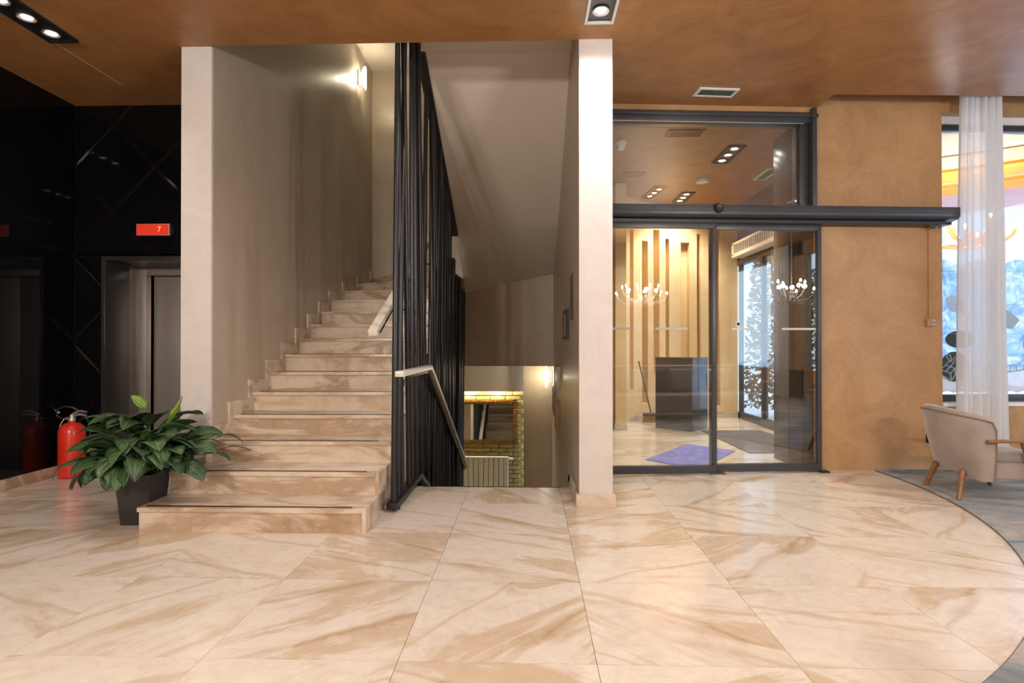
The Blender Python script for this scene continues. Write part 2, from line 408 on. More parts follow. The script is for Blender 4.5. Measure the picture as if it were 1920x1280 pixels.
# ------------------------------------------------------------------ CEILING
ce = MB()
ce.box(-4.7, 7.6, -6, 4.4, ZC, ZC + .35)
ce.box(-4.7, XW1 - .02, 4.4, 6.7, ZC, ZC + .35)
ce.box(XR0 + .02, 2.87, 4.4, 5.9, ZC, ZC + .35)
ce.box(.5, 3.75, 5.9, 10.3, ZC, ZC + .35)
ce.prism([(2.87, 4.4), (7.6, 4.4), (7.6, 5.66), (2.87, 5.432)], ZC, ZC + .35)
struct(ce.build('ceiling', 'ceil'), 'burnt orange polished plaster ceiling of the lobby', 'ceiling')
struct(MB().prism([(2.87, 5.3), (7.6, 5.5), (7.6, 6.3), (2.87, 5.95)], 3.95, 4.1).build('ceiling', 'ceil'), 'raised curtain trough in the ceiling above the window', 'ceiling')
struct(B('ceiling', -2.55, .45, 4.4, 9.3, 5.6, 5.75, 'white'), 'pale ceiling high above the staircase', 'ceiling')
M['hair'] = pm('plaster_joint', (.62, .44, .27), rough=.7)
struct(MB().prism([(-3.697, 4.29), (-3.693, 4.29), (-3.685, 5.05), (-3.689, 5.05)], ZC - .003, ZC + .01).build('trim_6', 'hair'), 'thin pale joint line in the ceiling plaster near the spotlights', 'trim')

# ------------------------------------------------------------------ WALLS
wl = struct(B('wall_left', XL - .2, XL - .008, -6, 6.7, -.2, ZC + .1, 'black'), 'black glass wall on the left of the lobby', 'wall')
for a, b in ((YE - 1.27, YE - .003), (YE - 2.54, YE - 1.273), (YE - 3.81, YE - 2.543), (YE - 5.08, YE - 3.813), (-1.0, YE - 5.083), (-6, -1.003)):
    for z0, z1 in ((.1, 1.372), (1.375, 2.9), (2.903, ZC)):
        B('glass_panel', XL - .008, XL, a, b, z0, z1, 'blackglass', wl)
struct(B('baseboard_left', XL, XL + .014, -6, YE, 0, .1, 'marble_s'), 'low marble skirting below the black glass wall', 'baseboard')
# lift wall with diamond tiles
we = MB().box(XL - .2, XW0, YE + .012, YE + .10, 2.1, ZC + .1).box(XL - .2, -4.18, YE + .012, YE + .1, -.2, 2.1)
we.box(XL - .2, XW0, 6.55, 6.7, -.2, ZC)
we = struct(we.build('wall_back', 'black'), 'black wall of bevelled diamond glass around the lift', 'wall')
def bevel_tile(poly, inset=.02):
    n = len(poly); c = (sum(p[0] for p in poly) / n, sum(p[1] for p in poly) / n)
    area = sum(poly[i][0] * poly[(i + 1) % n][1] - poly[(i + 1) % n][0] * poly[i][1] for i in range(n)) / 2
    if abs(area) < .004: return None
    if area < 0: poly = poly[::-1]
    ins = []
    for i in range(n):
        a, b, d = Vector(poly[i - 1]), Vector(poly[i]), Vector(poly[(i + 1) % n])
        e1 = (b - a).normalized(); e2 = (d - b).normalized()
        n1 = Vector((-e1.y, e1.x)); n2 = Vector((-e2.y, e2.x)); m = n1 + n2
        if m.length < 1e-3: return None
        m = m / m.length_squared * 2
        ins.append(b + m * inset)
    vs = [(p[0], YE + .012, p[1]) for p in poly] + [(p[0], YE + .006, p[1]) for p in poly] + [(p.x, YE, p.y) for p in ins]
    fs = [tuple(range(2 * n, 3 * n))]
    for k in (0, n):
        fs += [(k + i, k + (i + 1) % n, k + n + (i + 1) % n, k + n + i) for i in range(n)]
    mb = MB(); mb.add(vs, fs); return mb
DX, DZ = .41, .427
for i in range(-3, 6):
    for j in range(-7, 5):
        if (i + j) % 2 == 0: continue
        ccx, ccz = -4.07 + i * DX, 2.551 + j * DZ; e = .9965
        pl = [(ccx - DX * e, ccz), (ccx, ccz - DZ * e), (ccx + DX * e, ccz), (ccx, ccz + DZ * e)]
        for (zx0, zx1, zz0, zz1) in ((XL, XW0, 2.115, ZC), (XL, -4.185, .1, 2.113)):
            q = clip(pl, zx0 + .002, zx1 - .002, zz0, zz1)
            if len(q) > 2:
                mb = bevel_tile(q)
                if mb: mb.build('diamond_tile', 'blackglass', we)
B('skirting', XL, -4.18, YE - .012, YE + .012, 0, .1, 'marble_s', we)
# wall between lift and stairs
struct(B('wall_stair', XW0, XW1, YP + .02, 9.2, -1.9, 5.75, 'beige'), 'tall beige plaster wall along the left of the stairs', 'wall')
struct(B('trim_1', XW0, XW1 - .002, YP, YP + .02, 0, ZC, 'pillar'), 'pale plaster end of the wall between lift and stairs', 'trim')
# wall between stairs and entrance
struct(B('wall_right', XR0, XR1, YP - .0, 9.6, -1.9, 5.75, 'beige'), 'beige plaster wall between the stairs and the entrance', 'wall')
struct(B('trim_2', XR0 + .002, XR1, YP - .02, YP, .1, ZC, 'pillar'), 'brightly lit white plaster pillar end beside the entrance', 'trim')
bb = struct(MB().box(XR0 - .022, XR1 + .02, YP - .042, YP - .02, 0, .1).prism([(YP - .02, 0), (YN, 0), (YN + .5, -.244), (YN + .5, -.144), (YN, .1), (YP - .02, .1)], XR0 - .022, XR0, 'x').box(XR1, XR1 + .02, YP - .02, 5.55, 0, .1).build('baseboard_right', 'marble_s', bevel=.003), 'marble skirting wrapped around the white pillar', 'baseboard')
# far stair wall and what hides below it
struct(B('wall_far', XW0, XR0, 9.0, 9.15, .905, 5.75, 'beige'), 'beige wall closing the stairwell at the back', 'wall')
struct(B('wall_front', XW1, XR0, 4.25, 4.4, ZC + .35, 5.75, 'white'), 'wall above the lobby ceiling closing the stairwell', 'wall')
struct(B('wall_recess', -.09, XR0, 9.55, 9.7, -1.9, .95, 'beige'), 'olive beige wall beside the gold bricks on the lower landing', 'wall')
struct(MB().box(-2.6, -.09, 9.80, 9.86, .44, .95).build('trim_3', 'white'), 'pale dropped beam hiding the light strip above the bricks', 'trim')
struct(B('ceiling', -2.6, XR0, 9.15, 10.3, .95, 1.05, 'white'), 'ceiling of the lower landing', 'ceiling')
struct(B('floor', -2.7, XR0, 8.3, 10.3, -1.9, -1.64, 'marble'), 'marble floor of the lower landing', 'floor')
struct(B('wall_lower', -2.75, -2.6, 5, 10.3, -1.9, 1.0, 'beige'), 'wall at the left of the lower landing', 'wall')
struct(B('wall_under', -2.6, XS - .045, 8.25, 8.35, -1.9, 1.3, 'beige'), 'wall closing the space below the rising stairs', 'wall')
wb = struct(B('wall_brick', -2.7, -.09, 10.02, 10.2, -1.7, 1.0, 'gold'), 'gold painted brick wall of the lower landing', 'wall')
bm0 = None
for rrow in range(27):
    for c in range(6):
        x = -1.72 + c * .262 + (.131 if rrow % 2 else 0)
        if x > -.2: continue
        w = min(.256, -.095 - x); z = -1.55 + rrow * .076
        pr = random.uniform(0, .010)
        o = MB().box(x + .003, x + w - .003, 10.0 - pr - .004, 10.03, z, z + .064).build('brick', 'gold', wb, bevel=.009, seg=1)
B('light_strip', -2.55, -.1, 9.90, 9.93, .55, .56, 'led', wb)
for k in range(3):
    pass
lamp('POINT', 'cove_light_a', (-.55, 9.935, .47), 17, (1, .90, .66), .02)
lamp('POINT', 'cove_light_b', (-1.05, 9.935, .47), 17, (1, .90, .66), .02)
lamp('POINT', 'cove_light_c', (-1.6, 9.935, .47), 17, (1, .90, .66), .02)
# shell of the lobby outside the picture
rb = MB()
rb.box(-4.7, 7.8, -6.2, -6, -.2, ZC + .1)
struct(rb.build('wall_rear', 'orange'), 'ochre wall behind the viewer', 'wall')
rr_ = MB()
for a in ((-6.2, -4.5), (-1.9, -1.2), (1.4, 2.1), (4.7, 6.3)): rr_.box(7.3, 7.5, a[0], a[1], -.2, ZC + .1)
rr_.box(7.3, 7.5, -6.2, 6.3, -.2, .65).box(7.3, 7.5, -6.2, 6.3, 3.3, 4.1)
struct(rr_.build('wall_lounge', 'orange'), 'ochre lounge wall with windows to the right of the view', 'wall')

# entrance wall (local frame DW: x along the wall, y = -off)
ew = MB()
ew.box(-.04, 1.246, 0, .22, -.1, 4.05, DW)
ew.box(-2.30, -.04, .0, .22, 3.55, 3.75, DW)
ew.box(1.246, 4.7, 0, .22, -.1, .65, DW); ew.box(1.246, 4.7, 0, .22, 3.575, 4.05, DW)
ew.box(4.3, 4.7, 0, .22, .65, 3.575, DW)
struct(ew.build('wall_entrance', 'orange'), 'ochre plaster wall with the entrance doors and window', 'wall')

# ------------------------------------------------------------------ STAIRS UP
st = empty('staircase', (-1.8, Y1, 0)); tag(st, 'beige marble staircase climbing behind the leafy plant', 'staircase')
XLs = -2.608
def tread_poly(n):
    y0 = Y1 + (n - 1) * TRD; return y0, y0 + TRD
for n in range(1, 11):
    y0, y1 = tread_poly(n); xl = XLs if n < 3 else XW1; z = n * RIS
    rs = B('riser', xl + .004, XS - (.03 if n < 3 else 0), y0 + .012, y0 + .034, z - RIS, z - .03, 'marble_s', st); rs['vein'] = R(random.uniform(-10, 10))
    td = B('tread', xl, XS - (.028 if n < 3 else 0), y0 - .006, y1 + .03, z - .03, z, 'marble_s', st, bevel=.003); td['vein'] = R(random.uniform(-14, 14))
    if n <= 8: B('grip_strip', xl + .04 + (.02 if n > 2 else 0), XS - .1, y0 + .026, y0 + .046, z - .002, z + .003, 'black', td)
    # solid core below the tread
    B('core', xl + .01, XS - .03, y0 + .034, y1 + .04, max(z - RIS - .35, -.0), z - .03, 'marble_s', st)
    if n < 3:
        B('end_slab', XS - .028, XS, y0 + .004, y1 + .03, z - RIS, z + .002, 'marble_s', st, bevel=.002)
        # left flank
    if n >= 3:
        sk = B('skirting', XW1, XW1 + .016, y0 - .075, y1 - .075, z - RIS, z + .115, 'marble_s', st, bevel=.002); sk['vein'] = 0.0
# winders turning to the right
PV = (XS, Y1 + 10 * TRD + .05)
wind = [((XW1, 7.08), (XS, 7.08)), ((XW1, 7.60), (XS, 7.26)), ((XW1, 8.25), (XS, 7.40)), ((XW1, 8.95), (XS, 7.55)), ((XW1, 9.0), (XS, 9.0))]
for k in range(4):
    z = (11 + k) * RIS; (a, b), (c, d) = wind[k], wind[k + 1]
    pl = [a, b, d, c]
    if k == 3: pl = [a, b, (XS, 9.0), (XW1, 9.0)]
    o = MB().prism(pl, z - .03, z).build('tread', 'marble_s', st); o['vein'] = R(20 * k)
    o = MB().prism([(a[0], a[1] + .012), (b[0], b[1] + .012), (b[0], b[1] + .3), (a[0], a[1] + .3)], z - RIS, z - .03).build('riser', 'marble_s', st)
    B('skirting', XW1, XW1 + .016, a[1] - .06, min(c[1] - .06 if k < 3 else 9.0, 9.0), z - RIS, z + .115, 'marble_s', st)
# closed side below the steps
prof = [(4.40, 0), (4.40, 2 * RIS)]
prof = [(5.0, -1.9), (4.43, -.0), (4.43, 2.9 * RIS)]
for n in range(4, 11):
    prof += [(Y1 + (n - 1) * TRD + .02, (n - 1) * RIS - .005), (Y1 + (n - 1) * TRD + .02, n * RIS - .03)]
prof += [(7.1, 10 * RIS - .03), (9.0, 13.5 * RIS), (9.0, -1.9)]
struct(MB().prism(prof, XS - .045, XS, 'x').build('wall_stringer', 'beige'), 'plaster side wall below the rising stairs', 'wall')

# ------------------------------------------------------------------ STAIRS DOWN
sd = empty('staircase', (-.35, YN, -1.64)); tag(sd, 'beige marble stairs leading down beside the black rods', 'staircase')
for n in range(1, 11):
    y = YN + (n - 1) * TRD; z = -n * RIS
    B('tread', XS, XR0, y, y + TRD + .02, z - .03, z, 'marble_s', sd); B('riser', XS, XR0, y, y + .02, z, z + RIS - .03, 'marble_s', sd)
    B('grip_strip', XS + .2, XR0 - .1, y + TRD - .02, y + TRD - .01, z, z + .0025, 'black', sd)
    B('core', XS, XR0, y, y + TRD, z - .3, z - .03, 'marble_s', sd)

# ------------------------------------------------------------------ return flight overhead
SZ = lambda y: 2.785 + .496 * (7.62 - y)
def soff(u, v):
    x = -1.0 + u * (XR0 + .01 + 1.0)
    if v < .15:
        y = 4.4 + (5.27 - 4.4) * v / .15; z = SZ(5.27)
    elif v < .7:
        y = 5.27 + (7.55 - 5.27) * (v - .15) / .55; z = SZ(y)
    else:
        t = (v - .7) / .3; y = 7.55 + (9.0 - 7.55) * t
        zl = 2.82 + (2.08 - 2.82) * t; zr = 2.82 + (2.36 - 2.82) * t
        z = zl + (zr - zl) * u
    return (x, y, z)
sf = MB()
sf.grid(soff, 8, 81); k = len(sf.v); sf.grid(lambda u, v: (soff(u, v)[0], soff(u, v)[1], soff(u, v)[2] + .28), 8, 81)
struct(sf.build('ceiling', 'white', smooth=False), 'pale sloping underside of the upper stair flight', 'ceiling')

# ------------------------------------------------------------------ ROD SCREEN
rs = empty('rod_screen', (-1.02, 4.22, 0)); tag(rs, 'screen of leaning black steel rods beside the stairs', 'screen')
XB = -1.018
ch = MB().prism([(4.20, .022), (5.2, .022), (8.9, .022 - 3.7 * .488), (8.9, .068 - 3.7 * .488), (5.2, .068), (4.20, .068)], XB - .04, XB + .04, 'x').build('base_channel', 'blackmetal', rs, bevel=.003)
for y in (4.30, 4.98):
    MB().lathe([(.03, 0), (.03, .008), (.014, .012), (.014, .024)], 14, Matrix.Translation((XB + .01, y, 0))).build('foot', 'black', rs, True)
MB().prism([(4.4, SZ(4.4) - .03), (7.70, SZ(7.70) - .03), (7.70, SZ(7.70) + .06), (7.4, SZ(7.4) + .26), (4.4, SZ(4.4) + .26)], XB - .03, XB + .06, 'x').build('stringer_beam', 'blackmetal', rs, bevel=.003)
rnd = random.Random(5)
ys = []
y = 4.265
while y < 8.85:
    ys.append(y); y += rnd.uniform(.10, .20) if y < 5.3 else rnd.uniform(.075, .15)
for i, y in enumerate(ys):
    zb = .05 if y < 5.2 else .05 - .488 * (y - 5.2)
    x = XB + rnd.uniform(-.02, .022)
    lean = rnd.uniform(-.38, .38); xl = rnd.uniform(-.03, .03)
    if i == 0: lean, xl, x = .19, -.01, XB - .002
    if i == 1: lean, xl = .22, .01
    yt = min(max(y + lean, 4.445 + .012 * i), 8.9)
    if yt < 7.6: zt = min(SZ(yt) - .01, 4.2)
    else: zt = rnd.uniform(2.0, 2.12) + max(0, (8.3 - yt)) * .45
    r = .0215
    MB().tube([(x, y, zb), (x + xl, yt, zt)], r, 10).build('rod', 'blackmetal', rs, True)

# ------------------------------------------------------------------ HANDRAILS
def bar(pts, w, h, mat, name, parent):
    """square section bar in a plane x = const"""
    up = []; lo = []
    for i, p in enumerate(pts):
        d1 = Vector((0, pts[i][1] - pts[i - 1][1], pts[i][2] - pts[i - 1][2])).normalized() if i > 0 else None
        d2 = Vector((0, pts[i + 1][1] - pts[i][1], pts[i + 1][2] - pts[i][2])).normalized() if i < len(pts) - 1 else None
        d1 = d1 or d2; d2 = d2 or d1
        n1 = Vector((0, -d1.z, d1.y)); n2 = Vector((0, -d2.z, d2.y)); m = (n1 + n2); m = m / m.length_squared * 2
        up.append((p[1] + m.y * h / 2, p[2] + m.z * h / 2)); lo.append((p[1] - m.y * h / 2, p[2] - m.z * h / 2))
    x = pts[0][0]
    return MB().prism(up + lo[::-1], x - w / 2, x + w / 2, 'x').build(name, mat, parent, bevel=.004)
h1 = empty('handrail', (-1.19, 4.3, .49)); tag(h1, 'pale square handrail rising with the stairs behind the rods', 'handrail')
bar([(-1.19, 4.30, 1.335), (-1.19, 7.3, 1.335 + 3.0 * .488)], .07, .045, 'rail', 'grip', h1)
bar([(-1.175, 4.42, 1.335 + .12 * .488 - .04), (-1.175, 7.25, 1.335 + 2.95 * .488 - .04)], .03, .035, 'blackmetal', 'under_rail', h1)
for y in (4.95, 6.1, 7.1):
    z = 1.335 + (y - 4.3) * .488 - .05
    MB().tube([(-1.175, y, z), (-1.175, y, z - .05), (-1.02, y, z - .05)], .009, 8).build('bracket', 'blackmetal', h1, True)
h2 = empty('handrail', (-.955, 4.2, 0)); tag(h2, 'pale handrail bending down with the lower stairs', 'handrail')
bar([(-.955, 4.17, 1.03), (-.955, 5.42, 1.03), (-.955, 8.7, 1.03 - 3.28 * .505)], .066, .042, 'rail', 'grip', h2)
bar([(-.968, 4.5, .992), (-.968, 5.40, .992), (-.968, 8.55, .992 - 3.15 * .505)], .03, .03, 'blackmetal', 'under_rail', h2)
for y in (4.32, 5.3, 6.6, 7.7, 8.5):
    z = (1.0 if y < 5.42 else 1.0 - (y - 5.42) * .505) - .02
    MB().tube([(-.955, y, z), (-.955, y, z - .045), (-1.02, y, z - .045)], .008, 8).build('bracket', 'blackmetal', h2, True)

# ------------------------------------------------------------------ SCONCES
def sconce(loc, side, label, power):
    t = empty('wall_sconce', loc); tag(t, label, 'wall lamp', 'crystal wall lamps')
    x, y, z = loc; s = side
    MB().box(x, x + s * .02, y - .05, y + .05, z - .11, z + .11).build('back_plate', 'steel', t, bevel=.004)
    for dz in (-.08, .08):
        MB().tube([(x + s * .01, y, z + dz), (x + s * .07, y, z + dz)], .008, 8).build('arm', 'steel', t, True)
    rr = random.Random(3)
    for k in range(7):
        a = k / 6 * math.pi - math.pi / 2
        yy = y + math.sin(a) * .05; xx = x + s * (.075 + math.cos(a) * .03); l = .12 + .05 * math.cos(a) + rr.uniform(-.02, .02)
        MB().tube([(xx, yy, z - l), (xx, yy, z - l + .03), (xx, yy, z + l - .03), (xx, yy, z + l)], [.003, .011, .011, .003], 6).build('crystal_rod', 'crystal', t)
    lamp('POINT', 'sconce_light', (x + s * .15, y, z), power, (1, .86, .58), .02)
sconce((XW1, 8.26, 5.15), 1, 'lit crystal wall lamp high on the staircase wall', 8)
sconce((XR0, 9.25, .72), -1, 'lit crystal wall lamp at the foot of the lower stairs', 3.5)

# ------------------------------------------------------------------ PICTURES on the right stair wall
def picture(y0, y1, z0, z1, fm, pmn, label, th=.028, fw=.025):
    t = empty('picture_frame', (XR0, (y0 + y1) / 2, z0)); tag(t, label, 'picture', 'pictures on the stair wall')
    f = MB()
    f.box(XR0 - th, XR0, y0, y1, z0, z0 + fw).box(XR0 - th, XR0, y0, y1, z1 - fw, z1).box(XR0 - th, XR0, y0, y0 + fw, z0 + fw, z1 - fw).box(XR0 - th, XR0, y1 - fw, y1, z0 + fw, z1 - fw)
    f.build('frame', fm, t); B('print', XR0 - th * .7, XR0, y0 + fw, y1 - fw, z0 + fw, z1 - fw, pmn, t)
M['print1'] = pm('print_taupe', (.20, .155, .115), (.16, .12, .09), 6, .5)
M['print2'] = pm('print_pale', (.60, .56, .50), (.35, .30, .26), 9, .5)
M['framewood'] = pm('frame_wood', (.36, .17, .06), (.26, .12, .04), 8, .4)
picture(4.80, 5.25, 1.47, 1.865, 'print1', 'print1', 'flat taupe panel nearest the white pillar on the stair wall', .012, .01)
picture(5.45, 5.86, 1.30, 1.585, 'black', 'print2', 'small dark framed picture beside the taupe panel', .035)
picture(7.05, 8.02, .62, .97, 'print2', 'print2', 'pale framed picture above the brown framed one', .035)
picture(6.95, 7.75, .11, .53, 'framewood', 'print2', 'brown wooden framed picture low on the stair wall', .035)
picture(8.15, 8.75, .22, .62, 'framewood', 'print1', 'narrow wooden framed picture next to the lower wall lamp', .03)

# ------------------------------------------------------------------ MIRROR, RADIATOR on the lower landing
mi = empty('wall_mirror', (-.7, 9.98, -.5)); tag(mi, 'mirror in carved gilded frame on the gold brick wall', 'mirror')
mx0, mx1, mz0, mz1, my = -1.55, -.205, -.50, .275, 9.96
fw = .075
f = MB(); f.box(mx0, mx1, my - .01, 9.99, mz0, mz0 + fw).box(mx0, mx1, my - .01, 9.99, mz1 - fw, mz1).box(mx0, mx0 + fw, my - .01, 9.99, mz0, mz1).box(mx1 - fw, mx1, my - .01, 9.99, mz0, mz1)
fo = f.build('frame', 'goldframe', mi)
ro = MB()
def beads(p, q):
    L = (Vector(q) - Vector(p)).length; n = int(L / .035)
    for k in range(n + 1):
        c = Vector(p).lerp(Vector(q), k / n); d = (Vector(q) - Vector(p)).normalized(); s = Vector((0, -1, 0))
        e = d.cross(s)
        ro.tube([c - d * .014 - e * .018, c + d * .014 + e * .018], .011, 6)
for a, b in (((mx0 + .03, my - .014, mz0 + .03), (mx1 - .03, my - .014, mz0 + .03)), ((mx0 + .03, my - .014, mz1 - .03), (mx1 - .03, my - .014, mz1 - .03)),
             ((mx0 + .03, my - .014, mz0 + .03), (mx0 + .03, my - .014, mz1 - .03)), ((mx1 - .03, my - .014, mz0 + .03), (mx1 - .03, my - .014, mz1 - .03))): beads(a, b)
ro.build('rope_carving', 'goldframe', fo, True)
B('mirror_glass', mx0 + fw, mx1 - fw, my, my + .01, mz0 + fw, mz1 - fw, 'mirror', mi)
ra = empty('radiator', (-.8, 9.85, -1.35)); tag(ra, 'cream ribbed radiator below the gilded mirror', 'radiator')
for k in range(14):
    x = -.395 - k * .0875
    MB().box(x - .04, x + .04, 9.84, 9.92, -1.36, -.72).build('rib', 'radiator', ra, bevel=.012)
B('top_grille', -1.58, -.35, 9.835, 9.925, -.722, -.70, 'radiator', ra, bevel=.004)
MB().tube([(-.35, 9.88, -.735), (-.27, 9.88, -.735)], .022, 12).build('valve', 'whitep', ra, True)
B('wall_bracket', -1.5, -.45, 9.92, 10.0, -1.0, -.95, 'radiator', ra)

# ------------------------------------------------------------------ LIFT
lf = empty('lift_door', (-3.4, 5.9, 0)); tag(lf, 'brushed steel lift door in a dark granite surround', 'lift')
MB().box(-4.18, -4.14, YE - .03, 5.78, 0, 2.07).build('granite_jamb', 'granite', lf, bevel=.002)
MB().box(-4.18, -2.75, YE - .03, 5.78, 2.07, 2.11).build('granite_lintel', 'granite', lf, bevel=.002)
B('call_panel', -4.14, -4.136, 5.49, 5.69, 1.87, 1.89, 'black', lf)
B('steel_reveal', -4.16, -4.14, 5.78, 5.92, 0, 2.09, 'steeld', lf)
B('steel_reveal', -4.16, -2.75, 5.78, 5.92, 2.07, 2.09, 'steeld', lf)
MB().box(-4.14, -4.06, 5.92, 6.0, 0, 2.07).build('steel_jamb', 'steel', lf, bevel=.002)
MB().box(-4.06, -2.75, 5.92, 6.0, 1.985, 2.07).build('steel_header', 'steel', lf, bevel=.002)
B('door_panel', -4.05, -3.41, 6.03, 6.06, 0.005, 1.985, 'steel', lf, bevel=.003)
B('door_panel', -3.405, -2.76, 6.03, 6.06, 0.005, 1.985, 'steel', lf, bevel=.003)
B('sill', -4.14, -2.75, 5.5, 6.06, -.01, .004, 'steeld', lf)
sg = empty('floor_indicator', (-3.65, YE, 2.31)); tag(sg, 'red lift floor indicator showing 7', 'display')
M['redscreen'] = emit('red_display', (.62, .03, .012), .55)
M['digit'] = emit('orange_digit', (1, .26, .08), 1.6)
MB().box(-3.83, -3.50, YE - .035, YE, 2.31, 2.425).build('case', 'steel', sg, bevel=.003)
B('screen', -3.824, -3.506, YE - .037, YE - .034, 2.316, 2.419, 'redscreen', sg)
def text(name, s, size, M4, mat, parent, ext=.001):
    c = bpy.data.curves.new(name, 'FONT'); c.body = s; c.size = size; c.extrude = ext; c.align_x = 'CENTER'; c.align_y = 'CENTER'
    c.materials.append(M[mat]); o = bpy.data.objects.new(name, c); COL.objects.link(o)
    me = o.to_mesh().copy(); o.to_mesh_clear(); bpy.data.objects.remove(o); me.materials.clear(); me.materials.append(M[mat])
    o = bpy.data.objects.new(name, me); COL.objects.link(o); o.matrix_basis = M4; setparent(o, parent); return o
text('digit', '7', .075, Matrix.Translation((-3.60, YE - .038, 2.368)) @ Matrix.Rotation(R(90), 4, 'X'), 'digit', sg)

# ------------------------------------------------------------------ FIRE EXTINGUISHER
fx = empty('fire_extinguisher', (-4.31, 5.25, 0)); tag(fx, 'red fire extinguisher standing by the black wall', 'fire extinguisher')
T = Matrix.Translation((-4.31, 5.25, 0))
MB().lathe([(.09, 0), (.108, .012), (.11, .05), (.11, .43), (.098, .475), (.06, .505), (.03, .515), (.03, .53)], 32, T).build('cylinder', 'red', fx, True)
MB().lathe([(.026, .525), (.032, .53), (.032, .555), (.02, .57), (.02, .585)], 16, T).build('valve', 'steel', fx, True)
MB().tube([(-.02, 0, .555), (.04, 0, .585), (.10, -.01, .59), (.15, -.015, .578)], [.014, .013, .012, .008], 8, T).build('carry_handle', 'steel', fx, True)
MB().tube([(-.01, 0, .58), (.05, 0, .615), (.10, -.01, .622), (.155, -.015, .612)], [.012, .011, .010, .006], 8, T).build('lever', 'steel', fx, True)
hp = [(-.03, 0, .548), (-.10, .01, .545), (-.155, .015, .565), (-.175, .015, .60), (-.15, .02, .64), (-.09, .02, .66), (-.02, .03, .65), (.05, .06, .60), (.085, .10, .5), (.085, .12, .3), (.07, .12, .12)]
MB().tube(hp, .011, 10, T).build('hose', 'black', fx, True)
MB().tube([(-.055, 0, .548), (-.025, 0, .548)], .015, 10, T).build('hose_nut', 'steel', fx, True)
MB().tube([(-.045, -.035, .555), (-.07, -.05, .5), (-.08, -.06, .45)], .003, 6, T).build('seal_cord', 'whitep', fx, True)

# ------------------------------------------------------------------ PLANT
px, py = -2.728, 3.95
pt = empty('planter', (px, py, 0)); tag(pt, 'tapered square charcoal planter beside the bottom step', 'planter')
def frustum(a, b, z0, z1):
    return [(-a, -a, z0), (a, -a, z0), (a, a, z0), (-a, a, z0), (-b, -b, z1), (b, -b, z1), (b, b, z1), (-b, b, z1)]
mb = MB(); TP = Matrix.Translation((px, py, 0)) @ Matrix.Rotation(R(3), 4, 'Z')
o_ = frustum(.095, .122, 0, .35); i_ = frustum(.085, .112, .02, .35)
mb.add(o_ + i_, [(3, 2, 1, 0), (0, 1, 5, 4), (1, 2, 6, 5), (2, 3, 7, 6), (3, 0, 4, 7), (8, 9, 10, 11), (12, 13, 9, 8), (13, 14, 10, 9), (14, 15, 11, 10), (15, 12, 8, 11), (4, 5, 13, 12), (5, 6, 14, 13), (6, 7, 15, 14), (7, 4, 12, 15)], TP)
mb.build('pot', 'pot', pt)
MB().box(-.107, .107, -.107, .107, .29, .32, TP).build('soil', 'soil', pt)
lily = empty('peace_lily', (px, py, .325)); tag(lily, 'bushy peace lily with drooping dark green leaves', 'plant')
def leaf(base, az, reach, rise, droop, L, wd, mat, roll=0., fold=.25, stem=True, rr=random):
    """petiole arcs from base to the leaf start; the blade continues and droops"""
    d = Vector((math.cos(az), math.sin(az), 0)); up = Vector((0, 0, 1)); side = d.cross(up)
    p0 = Vector(base); p1 = p0 + d * reach + up * rise
    n = 12; pts = []; ang = math.atan2(rise, reach) * .55 + .12
    p = p1.copy(); step = L / n; tw = rr.uniform(-.3, .3); droop = min(droop, ang + 1.62)
    vs = []; uv = []
    for i in range(n + 1):
        t = i / n
        w = wd * 1.06 * (math.sin(math.pi * min(1, t ** .80)) ** .72) * (1 - .12 * t) if 0 < t < 1 else 0.0
        a = ang - droop * t ** 1.2
        nn = (up * math.cos(a) - d * math.sin(a)).normalized()
        c = math.cos(roll + tw * t); s_ = math.sin(roll + tw * t)
        sd = side * c + nn * s_; nr = nn * c - side * s_
        wav = .004 * math.sin(t * 15 + az * 3) * (1 - t)
        for k, q in enumerate((-1, -.5, 0, .5, 1)):
            off = sd * (q * w) + nr * (abs(q) * w * fold + (wav if abs(q) == 1 else 0) - (abs(q) == 1) * w * .12)
            vs.append(p + off); uv.append((.5 + q * .5, t))
        p = p + (d * math.cos(a) + up * math.sin(a)) * step
    fs = [(i * 5 + k, i * 5 + k + 1, (i + 1) * 5 + k + 1, (i + 1) * 5 + k) for i in range(n) for k in range(4)]
    me = bpy.data.meshes.new('leaf'); me.from_pydata([tuple(v) for v in vs], [], fs)
    ul = me.uv_layers.new(name='UVMap')
    for lp in me.loops: ul.data[lp.index].uv = uv[lp.vertex_index]
    me.materials.append(M[mat]); me.polygons.foreach_set('use_smooth', [True] * len(me.polygons))
    o = bpy.data.objects.new('leaf', me); COL.objects.link(o); setparent(o, lily)
    md = o.modifiers.new('thickness', 'SOLIDIFY'); md.thickness = .0015
    if stem:
        mid = p0.lerp(p1, .5) + up * (rise * .18 + .02)
        q = [p0, p0.lerp(mid, .5) + up * .02, mid, mid.lerp(p1, .5) + up * .012, p1]
        MB().tube(q, [.005, .0045, .004, .0035, .003], 6).build('stem', 'stem', lily, True)
    return o
lr = random.Random(21)
zb = .32
